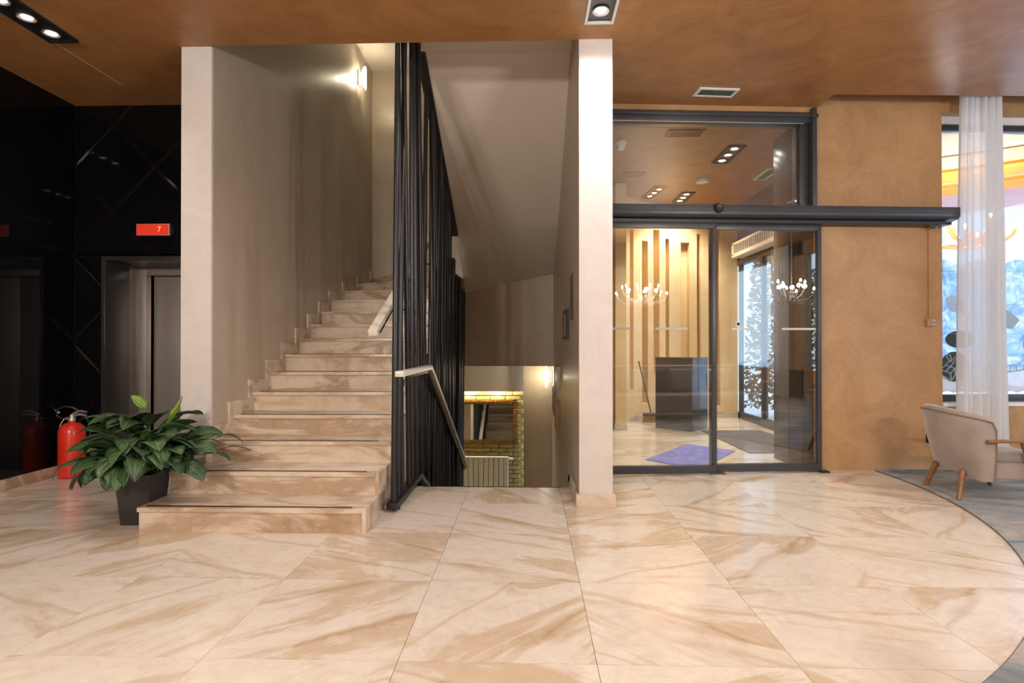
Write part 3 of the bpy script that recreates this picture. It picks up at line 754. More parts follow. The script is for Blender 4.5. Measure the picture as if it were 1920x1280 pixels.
for k in range(72):
    az = lr.uniform(0, 2 * math.pi) if k > 30 else R(-175 + 170 * (k / 30.0)) + lr.uniform(-.12, .12)
    tier = k % 3
    if tier == 0: reach, rise, droop, L = lr.uniform(.05, .17), lr.uniform(.24, .37), lr.uniform(1.2, 2.0), lr.uniform(.23, .29)
    elif tier == 1: reach, rise, droop, L = lr.uniform(.17, .28), lr.uniform(.10, .23), lr.uniform(1.2, 2.2), lr.uniform(.23, .30)
    else: reach, rise, droop, L = lr.uniform(.12, .24), lr.uniform(.03, .14), lr.uniform(1.6, 2.4), lr.uniform(.20, .26)
    if math.cos(az) > .5: reach *= 1.25; droop *= .7
    if math.sin(az) < -.4: reach *= .72
    b = (px + lr.uniform(-.06, .06), py + lr.uniform(-.06, .06), zb)
    if math.cos(az) > .2 and tier == 2: rise += .14
    leaf(b, az, reach, rise, droop, L, lr.uniform(.058, .082), 'leaf', lr.uniform(-.5, .5), rr=lr)
for k in range(16):
    az = R(-170 + 160 * k / 15) + lr.uniform(-.1, .1); right = math.cos(az) > .25
    leaf((px + lr.uniform(-.05, .05), py + lr.uniform(-.05, .03), zb), az, lr.uniform(.13, .20) * (1.5 if right else 1), lr.uniform(.04, .15) + (.08 if right else 0), lr.uniform(2.2, 2.8), lr.uniform(.24, .30), lr.uniform(.058, .074), 'leaf', lr.uniform(-.35, .35), rr=lr)
for k in range(5):
    leaf((px + .04, py, zb), R(-38 + 17 * k), lr.uniform(.32, .46), lr.uniform(.12, .26), lr.uniform(.9, 1.7), lr.uniform(.2, .25), .06, 'leaf', lr.uniform(-.3, .3), rr=lr)
leaf((px - .05, py - .03, zb), R(-165), .30, .10, 2.5, .25, .045, 'leaf', .3, rr=lr)
leaf((px + .04, py, zb), R(-150), .02, .475, .25, .13, .036, 'leafnew', .9, .5, rr=lr)
leaf((px + .10, py, zb), R(20), .06, .35, -.6, .24, .032, 'leafnew', .3, .9, rr=lr)
leaf((px + .05, py - .02, zb), R(-70), .05, .24, .6, .18, .05, 'leafnew', .2, .3, rr=lr)

# ------------------------------------------------------------------ CEILING LIGHT STRIPS
def strip(x0, x1, y0, y1, spots, trim, label, group, z=ZC, energy=None, ang=125, col=NEUT, rot=None, first=1):
    energy = E_SPOT if energy is None else energy
    t = empty('recessed_spotlight', ((x0 + x1) / 2, (y0 + y1) / 2, z - .02)); tag(t, label, 'ceiling light', group)
    X = Matrix.Identity(4)
    if rot: X = Matrix.Translation(((x0 + x1) / 2, (y0 + y1) / 2, 0)) @ Matrix.Rotation(rot, 4, 'Z') @ Matrix.Translation((-(x0 + x1) / 2, -(y0 + y1) / 2, 0))
    w = .018
    f = MB(); f.box(x0, x1, y0, y0 + w, z - .02, z, X).box(x0, x1, y1 - w, y1, z - .02, z, X).box(x0, x0 + w, y0 + w, y1 - w, z - .02, z, X).box(x1 - w, x1, y0 + w, y1 - w, z - .02, z, X)
    f.build('trim_frame', trim, t)
    B('backing', x0 + w, x1 - w, y0 + w, y1 - w, z - .004, z - .001, 'black', t, X=X)
    for qi, (sx, sy) in enumerate(spots):
        p = X @ Vector((sx, sy, 0)); Tm = Matrix.Translation((p.x, p.y, z - .018))
        ri = MB().lathe([(.038, .014), (.055, .012), (.06, .004), (.058, 0), (.05, .002), (.04, .006), (.036, .010)], 24, Tm).build('spot_ring', 'steel', t, True)
        MB().lathe([(.001, .004), (.02, .004), (.034, .008), (.036, .012), (.001, .012)], 20, Tm).build('lens', 'lampwhite', ri, True)
        if energy: lamp('SPOT', 'spot_lamp', (p.x, p.y, z - .03), energy * (first if qi == 0 else 1), col, .035, ang, .7)
    return t
strip(-3.71, -3.48, 3.62, 4.29, [(-3.595, 4.17), (-3.595, 3.96), (-3.595, 3.75)], 'black', 'black recessed strip of spotlights near the black wall', 'lobby ceiling spotlights', energy=E_SPOT * .7)
strip(.405, .615, 3.50, 4.155, [(.505, 4.0), (.505, 3.8), (.505, 3.6)], 'whitep', 'recessed spotlight with white trim in front of the white pillar', 'lobby ceiling spotlights', col=(1, .96, .93), first=2.6, ang=158)
for (x, y) in ((-1.6, 2.3), (2.4, 2.6), (-3.4, .9), (.3, .5), (4.9, 2.6), (2.6, -2.5), (-1.4, -2.4)):  # unseen strips, added for general light in the lobby
    strip(x - .1, x + .1, y - .33, y + .33, [(x, y - .2), (x, y), (x, y + .2)], 'whitep', 'added fill strip of three spotlights outside the view', 'lobby ceiling spotlights', energy=E_SPOT * (.5 if x == -1.6 else 1))
strip(2.36, 2.57, 6.78, 7.42, [(2.46, 6.88), (2.46, 7.1), (2.46, 7.32)], 'black', 'strip of three spotlights behind the transom glass nearest the door', 'vestibule ceiling spotlights', energy=E_SPOT * 4.4, col=WARM)
strip(2.36, 2.57, 8.85, 9.45, [(2.46, 8.95), (2.46, 9.15), (2.46, 9.35)], 'black', 'far strip of three spotlights on the vestibule ceiling', 'vestibule ceiling spotlights', energy=E_SPOT * 4.4, col=WARM)
# exit sign flush in the ceiling
ex = empty('exit_sign', (1.74, 5.34, ZC - .02)); tag(ex, 'white framed exit sign with green letters in the ceiling by the transom', 'sign')
XE = Matrix.Translation((1.742, 5.345, 0)) @ Matrix.Rotation(R(6), 4, 'Z')
f = MB()
for a in ((-.19, .19, -.085, -.06), (-.19, .19, .06, .085), (-.19, -.165, -.06, .06), (.165, .19, -.06, .06)): f.box(a[0], a[1], a[2], a[3], ZC - .012, ZC, XE)
f.build('frame', 'whitep', ex)
M['exitpanel'] = pm('exit_panel', (.10, .115, .11), (.07, .08, .08), 20, .3); M['exitgreen'] = pm('exit_green', (.012, .11, .04), rough=.4)
B('panel', -.165, .165, -.06, .06, ZC - .008, ZC - .002, 'exitpanel', ex, X=XE)
text('lettering', 'IZLAZ', .115, XE @ Matrix.Translation((0, 0, ZC - .0095)) @ Matrix.Rotation(R(180), 4, 'X') @ Matrix.Diagonal((1.0, 1, 1, 1)), 'exitgreen', ex)
ex2 = empty('exit_sign', (3.3, 7.9, ZC - .02)); tag(ex2, 'white framed green exit sign on the vestibule ceiling near the facade', 'sign')
X2 = Matrix.Translation((3.28, 7.95, 0)) @ Matrix.Rotation(R(90), 4, 'Z'); f = MB()
for a in ((-.25, .25, -.085, -.06), (-.25, .25, .06, .085), (-.25, -.225, -.06, .06), (.225, .25, -.06, .06)): f.box(a[0], a[1], a[2], a[3], ZC - .012, ZC, X2)
f.build('frame', 'whitep', ex2); B('panel', -.225, .225, -.06, .06, ZC - .008, ZC - .002, 'exitgreen', ex2, X=X2)

# ------------------------------------------------------------------ ENTRANCE DOORS (frame DW)
def fr(name, x0, x1, y0, y1, z0, z1, wst, hb, ht, parent, mat='frame'):
    L_ = B('stile', x0, x0 + wst, y0, y1, z0, z1, mat, parent, .002, DW); R_ = B('stile', x1 - wst, x1, y0, y1, z0, z1, mat, parent, .002, DW)
    B('bottom_rail', x0 + wst, x1 - wst, y0, y1, z0, z0 + hb, mat, parent, .002, DW); B('top_rail', x0 + wst, x1 - wst, y0, y1, z1 - ht, z1, mat, parent, .002, DW)
    m = (y0 + y1) / 2
    return B('pane', x0 + wst - .005, x1 - wst + .005, m - .004, m + .004, z0 + hb - .005, z1 - ht + .005, 'glass', parent, 0, DW)
M['tape'] = pm('satin_tape', (.62, .62, .60), rough=.6)
d1 = empty('glass_door', (1.3, 5.5, 0)); tag(d1, 'left sliding glass door leaf with anthracite frame', 'door')
fr('a', -2.27, -1.10, -.125, -.075, .012, 2.425, .035, .075, .06, d1)
for a, b in ((-2.23, -1.93), (-1.69, -1.37)): B('marking_strip', a, b, -.098, -.094, 1.39, 1.41, 'tape', d1, X=DW)
d2 = empty('glass_door', (2.3, 5.65, 0)); tag(d2, 'right sliding glass door leaf with anthracite frame', 'door')
fr('b', -1.14, -.035, -.07, -.02, .012, 2.425, .035, .075, .06, d2)
for a, b in ((-.92, -.70), (-.42, -.08)): B('marking_strip', a, b, -.05, -.046, 1.39, 1.41, 'tape', d2, X=DW)
MB().box(-.88, -.835, -.05, -.046, 1.425, 1.47, DW).build('sticker', 'whitep', d2)
B('sticker_icon', -.872, -.843, -.052, -.0495, 1.433, 1.462, 'black', d2, X=DW)
op = empty('door_operator', (2.0, 5.5, 2.46)); tag(op, 'anthracite sliding door operator box running across the entrance', 'door operator')
MB().prism([(-.20, 2.485), (-.20, 2.575), (0, 2.575), (0, 2.44), (-.17, 2.465)], -2.27, 1.275, 'x', DW).build('cover', 'frame', op, bevel=.003)
B('track', -2.27, 1.22, -.15, -.01, 2.415, 2.445, 'black', op, X=DW)
B('black_line', -2.27, 1.275, -.203, -.199, 2.515, 2.519, 'black', op, X=DW)  # thin black strip along the front of the cover
MB().lathe([(.001, -.055), (.03, -.045), (.045, -.02), (.048, .02), (.03, .035), (.001, .036)], 20, DW @ Matrix.Translation((-1.115, -.21, 2.545))).build('motion_sensor', 'black', op, True)
B('floor_guide', -1.16, -1.02, -.14, -.06, 0, .014, 'steeld', op, X=DW); B('floor_guide', -.06, .03, -.1, -.02, 0, .014, 'black', op, X=DW)
cb = MB().tube([(1.02, -.08, 2.435), (1.05, -.10, 2.425), (1.09, -.09, 2.415), (1.13, -.07, 2.43), (1.17, -.08, 2.445), (1.21, -.05, 2.45)], [.012, .022, .03, .022, .014, .008], 8, DW).build('cable_bundle', 'steeld', op, True)
tr = empty('transom_window', (2.0, 5.6, 2.58)); tag(tr, 'fixed transom window with anthracite frame above the doors', 'window')
B('top_rail', -2.27, -.075, -.02, .14, 3.44, 3.51, 'frame', tr, .003, DW); B('top_cap', -2.27, -.04, -.04, .0, 3.49, 3.525, 'frame', tr, .002, DW)
B('post', -.112, -.07, -.06, .02, 2.56, 3.575, 'frame', tr, .003, DW)
B('post_inner', -.20, -.112, .02, .16, 2.56, 3.51, 'frame', tr, .003, DW)
B('bottom_rail', -2.27, -.11, -.02, .14, 2.56, 2.60, 'frame', tr, .003, DW)
B('bead', -2.27, -.18, -.024, -.018, 3.425, 3.432, 'steel', tr, X=DW)
B('pane', -2.27, -.15, .05, .058, 2.60, 3.44, 'glass', tr, X=DW)
# portal side panel behind the doors
jb = struct(MB().box(-.16, -.04, .06, .62, 0, 3.5, DW).build('trim_4', 'bronze', bevel=.004), 'dark bronze jamb panel behind the right door leaf', 'trim')
B('groove', -.163, -.159, .3, .304, 0, 3.5, 'black', jb, X=DW)

# electrics on the ochre wall
co = empty('cable_conduit', (3.97, 5.8, 1.44)); tag(co, 'thin ochre cable conduit with switch box below the operator', 'switch')
B('conduit', 1.095, 1.115, -.014, 0, 1.50, 2.44, 'orange', co, X=DW)
B('box', 1.06, 1.145, -.04, 0, 1.43, 1.505, 'orange', co, .003, DW)
B('faceplate', 1.105, 1.14, -.044, -.038, 1.44, 1.495, 'steel', co, X=DW); MB().lathe([(.008, 0), (.008, .006), (.001, .006)], 12, DW @ Matrix.Translation((1.122, -.044, 1.468)) @ Matrix.Rotation(R(90), 4, 'X')).build('key_switch', 'steeld', co, True)
oo = empty('power_outlet', (3.97, 5.8, .27)); tag(oo, 'black power outlet low on the ochre wall behind the armchair', 'outlet')
B('plate', 1.07, 1.155, -.012, 0, .27, .355, 'black', oo, .004, DW)
MB().lathe([(.028, 0), (.028, .008), (.022, .008), (.02, .002), (.001, .002)], 20, DW @ Matrix.Translation((1.1125, -.012, .3125)) @ Matrix.Rotation(R(90), 4, 'X')).build('socket_ring', 'black', oo, True)

# ------------------------------------------------------------------ WINDOW beside the curtain
wn = empty('window_1', (4.8, 5.95, .65)); struct(wn, 'tall frosted shop window behind the white curtain', 'window')
B('sill', 1.246, 4.3, -.02, .2, .63, .665, 'whitep', wn, X=DW)
B('bottom_rail', 1.24, 4.3, .12, .2, .655, .735, 'frame', wn, .003, DW); B('top_rail', 1.24, 4.3, .12, .2, 3.44, 3.50, 'frame', wn, .003, DW)
B('head_board', 1.24, 4.3, .10, .2, 3.50, 3.575, 'whitep', wn, X=DW)
B('mullion', 2.72, 2.78, .12, .2, .70, 3.47, 'frame', wn, .003, DW)
for a, b in ((1.25, 2.72), (2.78, 4.3)):
    p = B('pane', a, b, .155, .163, .735, 3.44, 'wglass', wn, X=DW)
fi = MB()
def wavy(x0, x1, zfun, z1fun, n=60):
    vs = []; fs = []
    for k in range(n + 1):
        x = x0 + (x1 - x0) * k / n; vs += [(x, .167, zfun(x)), (x, .167, z1fun(x))]
    for k in range(n): fs.append((2 * k, 2 * k + 1, 2 * k + 3, 2 * k + 2))
    return vs, fs
v_, f_ = wavy(1.25, 2.72, lambda x: .985 + .03 * math.sin(x * 9), lambda x: 2.10 + .03 * math.sin(x * 15))
fi.add(v_, f_, DW); fi.build('frost_film', 'frost', wn, solid=.001)
fi = MB(); v_, f_ = wavy(1.25, 2.72, lambda x: .745 + .02 * abs(math.sin(x * 23)), lambda x: .985 + .03 * math.sin(x * 9)); fi.add(v_, f_, DW); fi.build('snow_decal', 'snowfilm', wn, solid=.001)
def ell(cx_, cz_, rx, rz, y, n=36, a0=0, a1=2 * math.pi):
    return [(cx_ + rx * math.cos(a0 + (a1 - a0) * k / n), y, cz_ + rz * math.sin(a0 + (a1 - a0) * k / n)) for k in range(n)]
fi = MB(); fi.add(ell(1.50, 1.02, .155, .155, .150), [tuple(range(36))], DW); fi.build('round_decal', 'greenfilm', wn, solid=.001)
fi = MB(); fi.add(ell(1.56, 1.30, .16, .09, .150), [tuple(range(36))], DW); fi.build('round_decal', 'greenfilm', wn, solid=.001)
# gift box drawn in white strips
def stroke(mb, pts, w=.006, y=.146):
    mb.tube([(p[0], y, p[1]) for p in pts], w, 6, DW)
gi = MB()
g0, h0 = 1.47, .99
stroke(gi, [(g0 - .12, h0 + .0), (g0 - .02, h0 - .04), (g0 + .08, h0 + .06), (g0 - .03, h0 + .09), (g0 - .12, h0)])
stroke(gi, [(g0 - .11, h0 - .01), (g0 - .11, h0 - .06), (g0 - .01, h0 - .11), (g0 + .07, h0 - .01), (g0 + .08, h0 + .06)])
stroke(gi, [(g0 - .02, h0 - .04), (g0 - .01, h0 - .11)]); stroke(gi, [(g0 - .07, h0 - .02), (g0 + .02, h0 + .075)]); stroke(gi, [(g0 - .07, h0 + .045), (g0 + .03, h0 + .01), (g0 + .03, h0 - .06)])
stroke(gi, [(g0 - .02, h0 + .08), (g0 - .06, h0 + .13), (g0 - .05, h0 + .16), (g0 - .02, h0 + .15), (g0 - .01, h0 + .09), (g0 + .03, h0 + .13), (g0 + .06, h0 + .12), (g0 + .02, h0 + .09)])
gi.build('gift_decal', 'snowfilm', wn, True)
sl = MB()
s0, t0 = 2.05, .98
M['blueline'] = pm('pale_blue_line', (.42, .55, .66), rough=.6)
stroke(sl, [(s0 - .25, t0 + .02), (s0 + .12, t0 + .06), (s0 + .22, t0 + .13), (s0 + .18, t0 + .26), (s0 + .20, t0 + .36), (s0 + .27, t0 + .38), (s0 + .29, t0 + .32), (s0 + .25, t0 + .29)])
stroke(sl, [(s0 - .3, t0 - .05), (s0 + .15, t0), (s0 + .3, t0 + .04)])
for k in range(7): stroke(sl, [(s0 - .24 + .07 * k, t0 - .045 + .008 * k), (s0 - .24 + .07 * k, t0 + .02 + .008 * k)], .004)
sl.build('sleigh_decal', 'blueline', wn, True)
fi = MB(); fi.add([(1.92, .150, 1.62), (2.08, .150, 1.60), (2.20, .150, 1.50), (2.12, .150, 1.41), (1.98, .150, 1.42), (1.88, .150, 1.50)], [(0, 1, 2, 3, 4, 5)], DW); fi.build('grey_decal', 'blueline', wn, solid=.001)
fi = MB(); fi.add([(1.40, .150, 1.72), (1.47, .150, 1.76), (1.60, .150, 1.70), (1.62, .150, 1.56), (1.50, .150, 1.58), (1.43, .150, 1.62)], [(0, 1, 2, 3, 4, 5)], DW); fi.build('white_decal', 'snowfilm', wn, solid=.001)
for z in (1.36, 1.66, 2.0):
    B('film_seam', 1.25, 2.72, .149, .152, z, z + .004, 'snowfilm', wn, X=DW)

# curtain
cu = empty('curtain', (4.29, 5.47, 0)); tag(cu, 'gathered white sheer curtain hanging behind the armchair', 'curtain')
def cur(u, v):
    z = 3.72 - v * 3.705
    w = .385 + .07 * math.sin(min(1, v * 1.2) * 1.4)
    x = 4.36 + (u - .5) * w + .0 * v
    ph = u * 2 * math.pi * 6.5
    amp = .028 + .012 * math.sin(u * 9 + 1)
    y = 5.60 + amp * math.sin(ph + .5 * math.sin(v * 3 + u * 4)) + .012 * math.sin(ph * .5 + v * 2) + .03 * v * math.sin(u * 5)
    if v > .96: y += (v - .96) * 1.2 * math.sin(ph * .7)
    return (x + .012 * math.sin(ph * 1.0 + 1.3 + v), y, z)
MB().grid(cur, 121, 60).build('drape', 'sheer', cu, True)
def cur2(u, v):
    z = 3.70 - v * 3.6
    x = 4.50 + (u - .3) * .13 + .05 * v
    return (x, 5.66 + .012 * math.sin(u * 11 + v * 2), z)
MB().grid(cur2, 31, 40).build('loose_edge', 'sheer', cu, True)
MB().tube([(4.02, 5.65, 3.78), (6.8, 5.77, 3.78)], .012, 8).build('rail', 'whitep', cu, True)

# ------------------------------------------------------------------ ARMCHAIR
def armchair(M4, label, group=None):
    t = empty('armchair'); t.matrix_basis = M4; tag(t, label, 'armchair', group)
    def put(o):
        o.parent = t; return o
    # tub back: plan path round the seat, u 0..1 from one wing to the other
    def plan(u):
        a = (u - .5) * 2                        # -1..1
        th = a * R(118)
        x = -.03 - .115 * math.cos(th); y = .30 * math.sin(th)
        if abs(th) > R(90): y = math.copysign(.30, a) ; x = -.03 + .075 * (abs(th) - R(90)) / R(28)
        return x, y, th
    def shell(u, v):
        x, y, th = plan(u); c = max(0, math.cos(th))
        H = .735 - .075 * abs(u * 2 - 1) ** 1.3 - .05 * max(0, abs(u * 2 - 1) - .93) / .07
        z0 = .185 - .02 * (1 - c)
        th_ = .042
        nx, ny = (-math.cos(th), math.sin(th)) if abs(th) < R(90) else (0, math.copysign(1, th))
        # closed section: outer bottom -> outer top -> inner top -> inner bottom
        seq = [(.0, 0, 1), (.25, .25, 1.15), (.5, .5, 1.2), (.75, .75, 1.1), (.93, .93, 1.0), (1, .985, .55), (1.0, 1.0, 0), (1, .985, -.55), (.93, .93, -1), (.7, .7, -1.1), (.4, .4, -1.1), (.1, .1, -1), (0, 0, -.6)]
        k = min(len(seq) - 1, int(round(v * (len(seq) - 1)))); _, hz, of = seq[k]
        z = z0 + (H - z0) * hz
        lean = (.12 * c + .02) * (hz - .35) - .02
        if hz < .3: lean -= (.3 - hz) * .16 * c
        o = th_ * of + lean
        return (x + nx * o, y + ny * o, z)
    sm = MB(); nu = 41; nv = 13
    sm.grid(shell, nu, nv, cv=False)
    b0 = [i for i in range(nv)]; b1 = [(nu - 1) * nv + i for i in range(nv)]
    sm.f += [tuple(b0), tuple(b1[::-1])]
    for i in range(nu - 1): sm.f.append((i * nv, i * nv + nv - 1, (i + 1) * nv + nv - 1, (i + 1) * nv))
    put(sm.build('back_shell', 'velvet', None, True))
    # piping along top outer edge and wing edges
    def edge(u, k):
        return Vector(shell(u, k / 12))
    pp = [edge(0, j) + Vector((.004, 0, 0)) for j in range(0, 5)] + [edge(i / 60, 4) * 1.0 for i in range(61)] + [edge(1, j) + Vector((.004, 0, 0)) for j in range(4, -1, -1)]
    pp = [Vector((p.x, p.y * 1.012, p.z)) for p in pp]
    put(MB().tube(pp, .006, 6).build('piping', 'velvetd', None, True))
    def cushion(x0, x1, y0, y1, z0, z1, bul=.03):
        def f(u, v):
            a = u * 2 * math.pi; b = (v - .5) * math.pi
            ex = .28
            sg = lambda w, e: math.copysign(abs(w) ** e, w)
            cxx, cyy, czz = (x0 + x1) / 2, (y0 + y1) / 2, (z0 + z1) / 2
            return (cxx + (x1 - x0) / 2 * sg(math.cos(b), ex) * sg(math.cos(a), ex), cyy + (y1 - y0) / 2 * sg(math.cos(b), ex) * sg(math.sin(a), ex), czz + (z1 - z0) / 2 * sg(math.sin(b), .6))
        return MB().grid(f, 48, 17, cu=True)
    put(cushion(-.08, .40, -.262, .262, .30, .40).build('seat_cushion', 'velvet', None, True))
    put(MB().box(-.02, .385, -.262, .262, .17, .31).build('seat_base', 'velvet', None, bevel=.025, seg=3))
    # legs, arms in walnut
    for s in (-1, 1):
        put(MB().tube([(-.10, s * .18, .22), (-.16, s * .235, 0)], [.026, .017], 10).build('leg', 'wood', None, True))
        put(MB().tube([(.25, s * .30, .49), (.33, s * .305, .25), (.40, s * .315, 0)], [.020, .024, .015], 10).build('front_leg', 'wood', None, True))
        arm = [(-.03, s * .36, .487), (.05, s * .355, .49), (.25, s * .345, .493), (.43, s * .335, .482)]
        mb = MB(); vs = []; fs = []
        for i, p in enumerate(arm):
            w = (.018, .026, .03, .022)[i]
            for q in ((-w, -.011), (w, -.011), (w, .011), (-w, .011)): vs.append((p[0], p[1] + q[0], p[2] + q[1]))
        for i in range(3):
            for k in range(4): fs.append((i * 4 + k, i * 4 + (k + 1) % 4, (i + 1) * 4 + (k + 1) % 4, (i + 1) * 4 + k))
        fs += [(3, 2, 1, 0), (12, 13, 14, 15)]
        mb.add(vs, fs); put(mb.build('armrest', 'wood', None, bevel=.006))
    return t
armchair(Matrix.Translation((3.62, 4.87, .009)) @ Matrix.Rotation(R(-7), 4, 'Z'), 'taupe velvet armchair with wooden arms by the window')

# ------------------------------------------------------------------ VESTIBULE
def catmull(P, n=14):
    P = [Vector(p) for p in P]; P = [2 * P[0] - P[1]] + P + [2 * P[-1] - P[-2]]; out = []
    for i in range(1, len(P) - 2):
        for k in range(n):
            t = k / n; a, b, c, d = P[i - 1:i + 3]
            out.append(.5 * ((2 * b) + (-a + c) * t + (2 * a - 5 * b + 4 * c - d) * t * t + (-a + 3 * b - 3 * c + d) * t ** 3))
    return out + [P[-2]]
CP = catmull([(1.1, 8.1), (1.4, 8.85), (1.65, 9.2), (2.0, 9.5), (2.5, 9.7), (3.0, 9.75), (3.56, 9.8)])
CL = [0]
for i in range(1, len(CP)): CL.append(CL[-1] + (CP[i] - CP[i - 1]).length)
def cpt(l, back=0):
    l = max(0, min(CL[-1] - 1e-4, l))
    for i in range(1, len(CL)):
        if l <= CL[i]:
            t = (l - CL[i - 1]) / (CL[i] - CL[i - 1]); p = CP[i - 1].lerp(CP[i], t); d = (CP[i] - CP[i - 1]).normalized(); break
    n = Vector((-d.y, d.x)); return p + n * back
slots = [(.90, 1.02, .27, 3.10), (1.19, 1.298, .52, 3.10), (1.529, 1.668, .283, 2.956), (1.783, 1.91, .76, 3.164), (2.03, 2.102, .218, 3.027), (2.315, 2.469, .211, 2.976), (2.597, 2.66, .21, 3.122), (2.90, 3.0, .208, 3.2)]
cw = MB()
def panel(l0, l1, z0, z1):
    n = max(1, int((l1 - l0) / .06)); 
    for k in range(n):
        a, b = l0 + (l1 - l0) * k / n, l0 + (l1 - l0) * (k + 1) / n
        p, q, p2, q2 = cpt(a), cpt(b), cpt(a, .14), cpt(b, .14)
        cw.prism([(p.x, p.y), (q.x, q.y), (q2.x, q2.y), (p2.x, p2.y)], z0, z1)
last = 0
for (a, b, z0, z1) in slots:
    panel(last, a, 0, ZC); panel(a, b, 0, z0); panel(a, b, z1, ZC); last = b
panel(last, CL[-1], 0, ZC)
wv = struct(cw.build('wall_curved', 'vest'), 'curved golden wall with tall vertical niches in the vestibule', 'wall')
bk = MB()
for k in range(40):
    a, b = CL[-1] * k / 40, CL[-1] * (k + 1) / 40
    p, q, p2, q2 = cpt(a, .14), cpt(b, .14), cpt(a, .2), cpt(b, .2); bk.prism([(p.x, p.y), (q.x, q.y), (q2.x, q2.y), (p2.x, p2.y)], 0, ZC)
bk.build('niche_back', 'vest', wv)
for (a, b, z0, z1) in slots[::2]:
    p = cpt((a + b) / 2, .07)
bs = MB()
for k in range(36):
    a, b = CL[-1] * k / 36, CL[-1] * (k + 1) / 36
    p, q, p2, q2 = cpt(a, -.016), cpt(b, -.016), cpt(a, 0), cpt(b, 0); bs.prism([(p.x, p.y), (q.x, q.y), (q2.x, q2.y), (p2.x, p2.y)], 0, .1)
struct(bs.build('baseboard_curved', 'marble_s'), 'marble skirting along the curved vestibule wall', 'baseboard')
struct(MB().box(1.262, 1.418, 8.33, 8.55, .1, ZC).build('trim_5', 'vest'), 'slim golden pier behind the left door leaf', 'trim')
struct(MB().box(1.25, 1.43, 8.315, 8.56, 0, .1).build('baseboard_pier', 'marble_s', bevel=.003), 'marble plinth of the slim golden pier', 'baseboard')
struct(B('wall_side', .9, 1.262, 8.45, 8.6, 0, ZC, 'vest'), 'return wall at the left of the vestibule', 'wall')
# console
cn = empty('console_desk', (2.3, 8.6, 0)); tag(cn, 'graphite console desk standing in the vestibule', 'desk')
A_, B_, C_ = Vector((1.891, 8.573)), Vector((2.328, 8.193)), Vector((2.672, 8.596)); D_ = A_ + C_ - B_
pl = [tuple(A_), tuple(B_), tuple(C_), tuple(D_)]
MB().prism(pl, 0, 1.03).build('body', 'console', cn, bevel=.004)
cc = (A_ + C_) / 2
MB().prism([tuple(cc + (Vector(p) - cc) * 1.015) for p in pl], 1.03, 1.058).build('top', 'console', cn, bevel=.004)
# mats
mt = MB().prism([(1.264, 6.199), (1.70, 5.72), (2.41, 6.723), (1.978, 7.171)], .001, .008).build('door_mat', 'bluemat'); tag(mt, 'blue patterned mat on the vestibule floor', 'mat')
mt = MB().prism([(2.482, 8.302), (2.522, 6.597), (3.3, 6.66), (3.42, 7.3), (3.336, 8.327)], .001, .010).build('door_mat', 'greymat'); tag(mt, 'dark grey entrance mat in front of the outer glass', 'mat')
# broom
br = empty('broom', (1.95, 9.22, 0)); tag(br, 'broom leaning on the curved wall beside the console', 'broom')
MB().tube([(1.96, 9.21, .15), (1.77, 9.24, .98)], .012, 8).build('handle', 'steeld', br, True)
M['broomhead'] = pm('lilac_plastic', (.22, .20, .34), rough=.5); M['bristle'] = pm('straw_bristles', (.62, .48, .16), (.45, .33, .1), 120, .8, stretch=(1, 1, .05))
MB().box(1.83, 2.10, 9.16, 9.23, .10, .15).build('head', 'broomhead', br, bevel=.01)
MB().prism([(1.82, .0), (2.11, .0), (2.09, .10), (1.84, .10)], 9.165, 9.225, 'y').build('bristles', 'bristle', br)
# ceiling pieces in the vestibule
dc = empty('dome_camera', (1.065, 6.62, ZC)); tag(dc, 'white dome camera on the vestibule ceiling', 'camera')
TT = Matrix.Translation((1.065, 6.62, ZC)); MB().lathe([(.06, 0), (.062, -.03), (.05, -.035)], 20, TT).build('housing', 'whitep', dc, True)
MB().lathe([(.05, -.03), (.05, -.06), (.035, -.095), (.001, -.105)], 20, TT @ Matrix.Rotation(R(0), 4, 'X')).build('dome', 'whitep', dc, True)
sd_ = MB().lathe([(.10, 0), (.10, -.02), (.085, -.04), (.03, -.05), (.001, -.05)], 24, Matrix.Translation((2.48, 8.2, ZC))).build('smoke_detector', 'whitep', None, True)
tag(sd_, 'round white smoke detector between the vestibule spotlights', 'smoke detector')
def vent(x, y, w, d, label, rz=0):
    t = empty('air_vent', (x, y, ZC)); tag(t, label, 'vent'); X = Matrix.Translation((x, y, 0)) @ Matrix.Rotation(rz, 4, 'Z')
    f = MB()
    for a in ((-w, w, -d, -d + .02), (-w, w, d - .02, d), (-w, -w + .02, -d + .02, d - .02), (w - .02, w, -d + .02, d - .02)): f.box(*a, ZC - .012, ZC, X)
    f.build('frame', 'ceil', t)
    n = 5
    for k in range(n):
        yy = -d + .02 + (2 * d - .04) * (k + .5) / n; B('slat', -w + .02, w - .02, yy - .008, yy + .004, ZC - .01, ZC - .001, 'ceil', t, X=X)
vent(1.74, 6.38, .20, .10, 'ceiling coloured air vent near the dome camera')
vent(1.45, 7.9, .15, .10, 'ceiling coloured access vent on the left of the vestibule ceiling')
# air curtain
ac = empty('air_curtain', (3.4, 8.5, 2.65)); tag(ac, 'long cream slatted air curtain above the outer glass', 'air curtain')
M['creamp'] = pm('cream_metal', (.66, .56, .42), (.62, .52, .39), 5, .45)
MB().box(3.33, 3.52, 7.3, 9.45, 2.66, 2.72).build('lower_case', 'creamp', ac, bevel=.006)
MB().box(3.33, 3.52, 7.3, 9.45, 2.86, 2.90).build('upper_case', 'creamp', ac, bevel=.006)
B('core', 3.38, 3.52, 7.3, 9.45, 2.72, 2.86, 'black', ac); B('end_cap', 3.33, 3.52, 9.36, 9.45, 2.70, 2.88, 'creamp', ac)
for k in range(27):
    y = 7.33 + k * .078; B('slat', 3.335, 3.385, y, y + .014, 2.72, 2.86, 'creamp', ac)
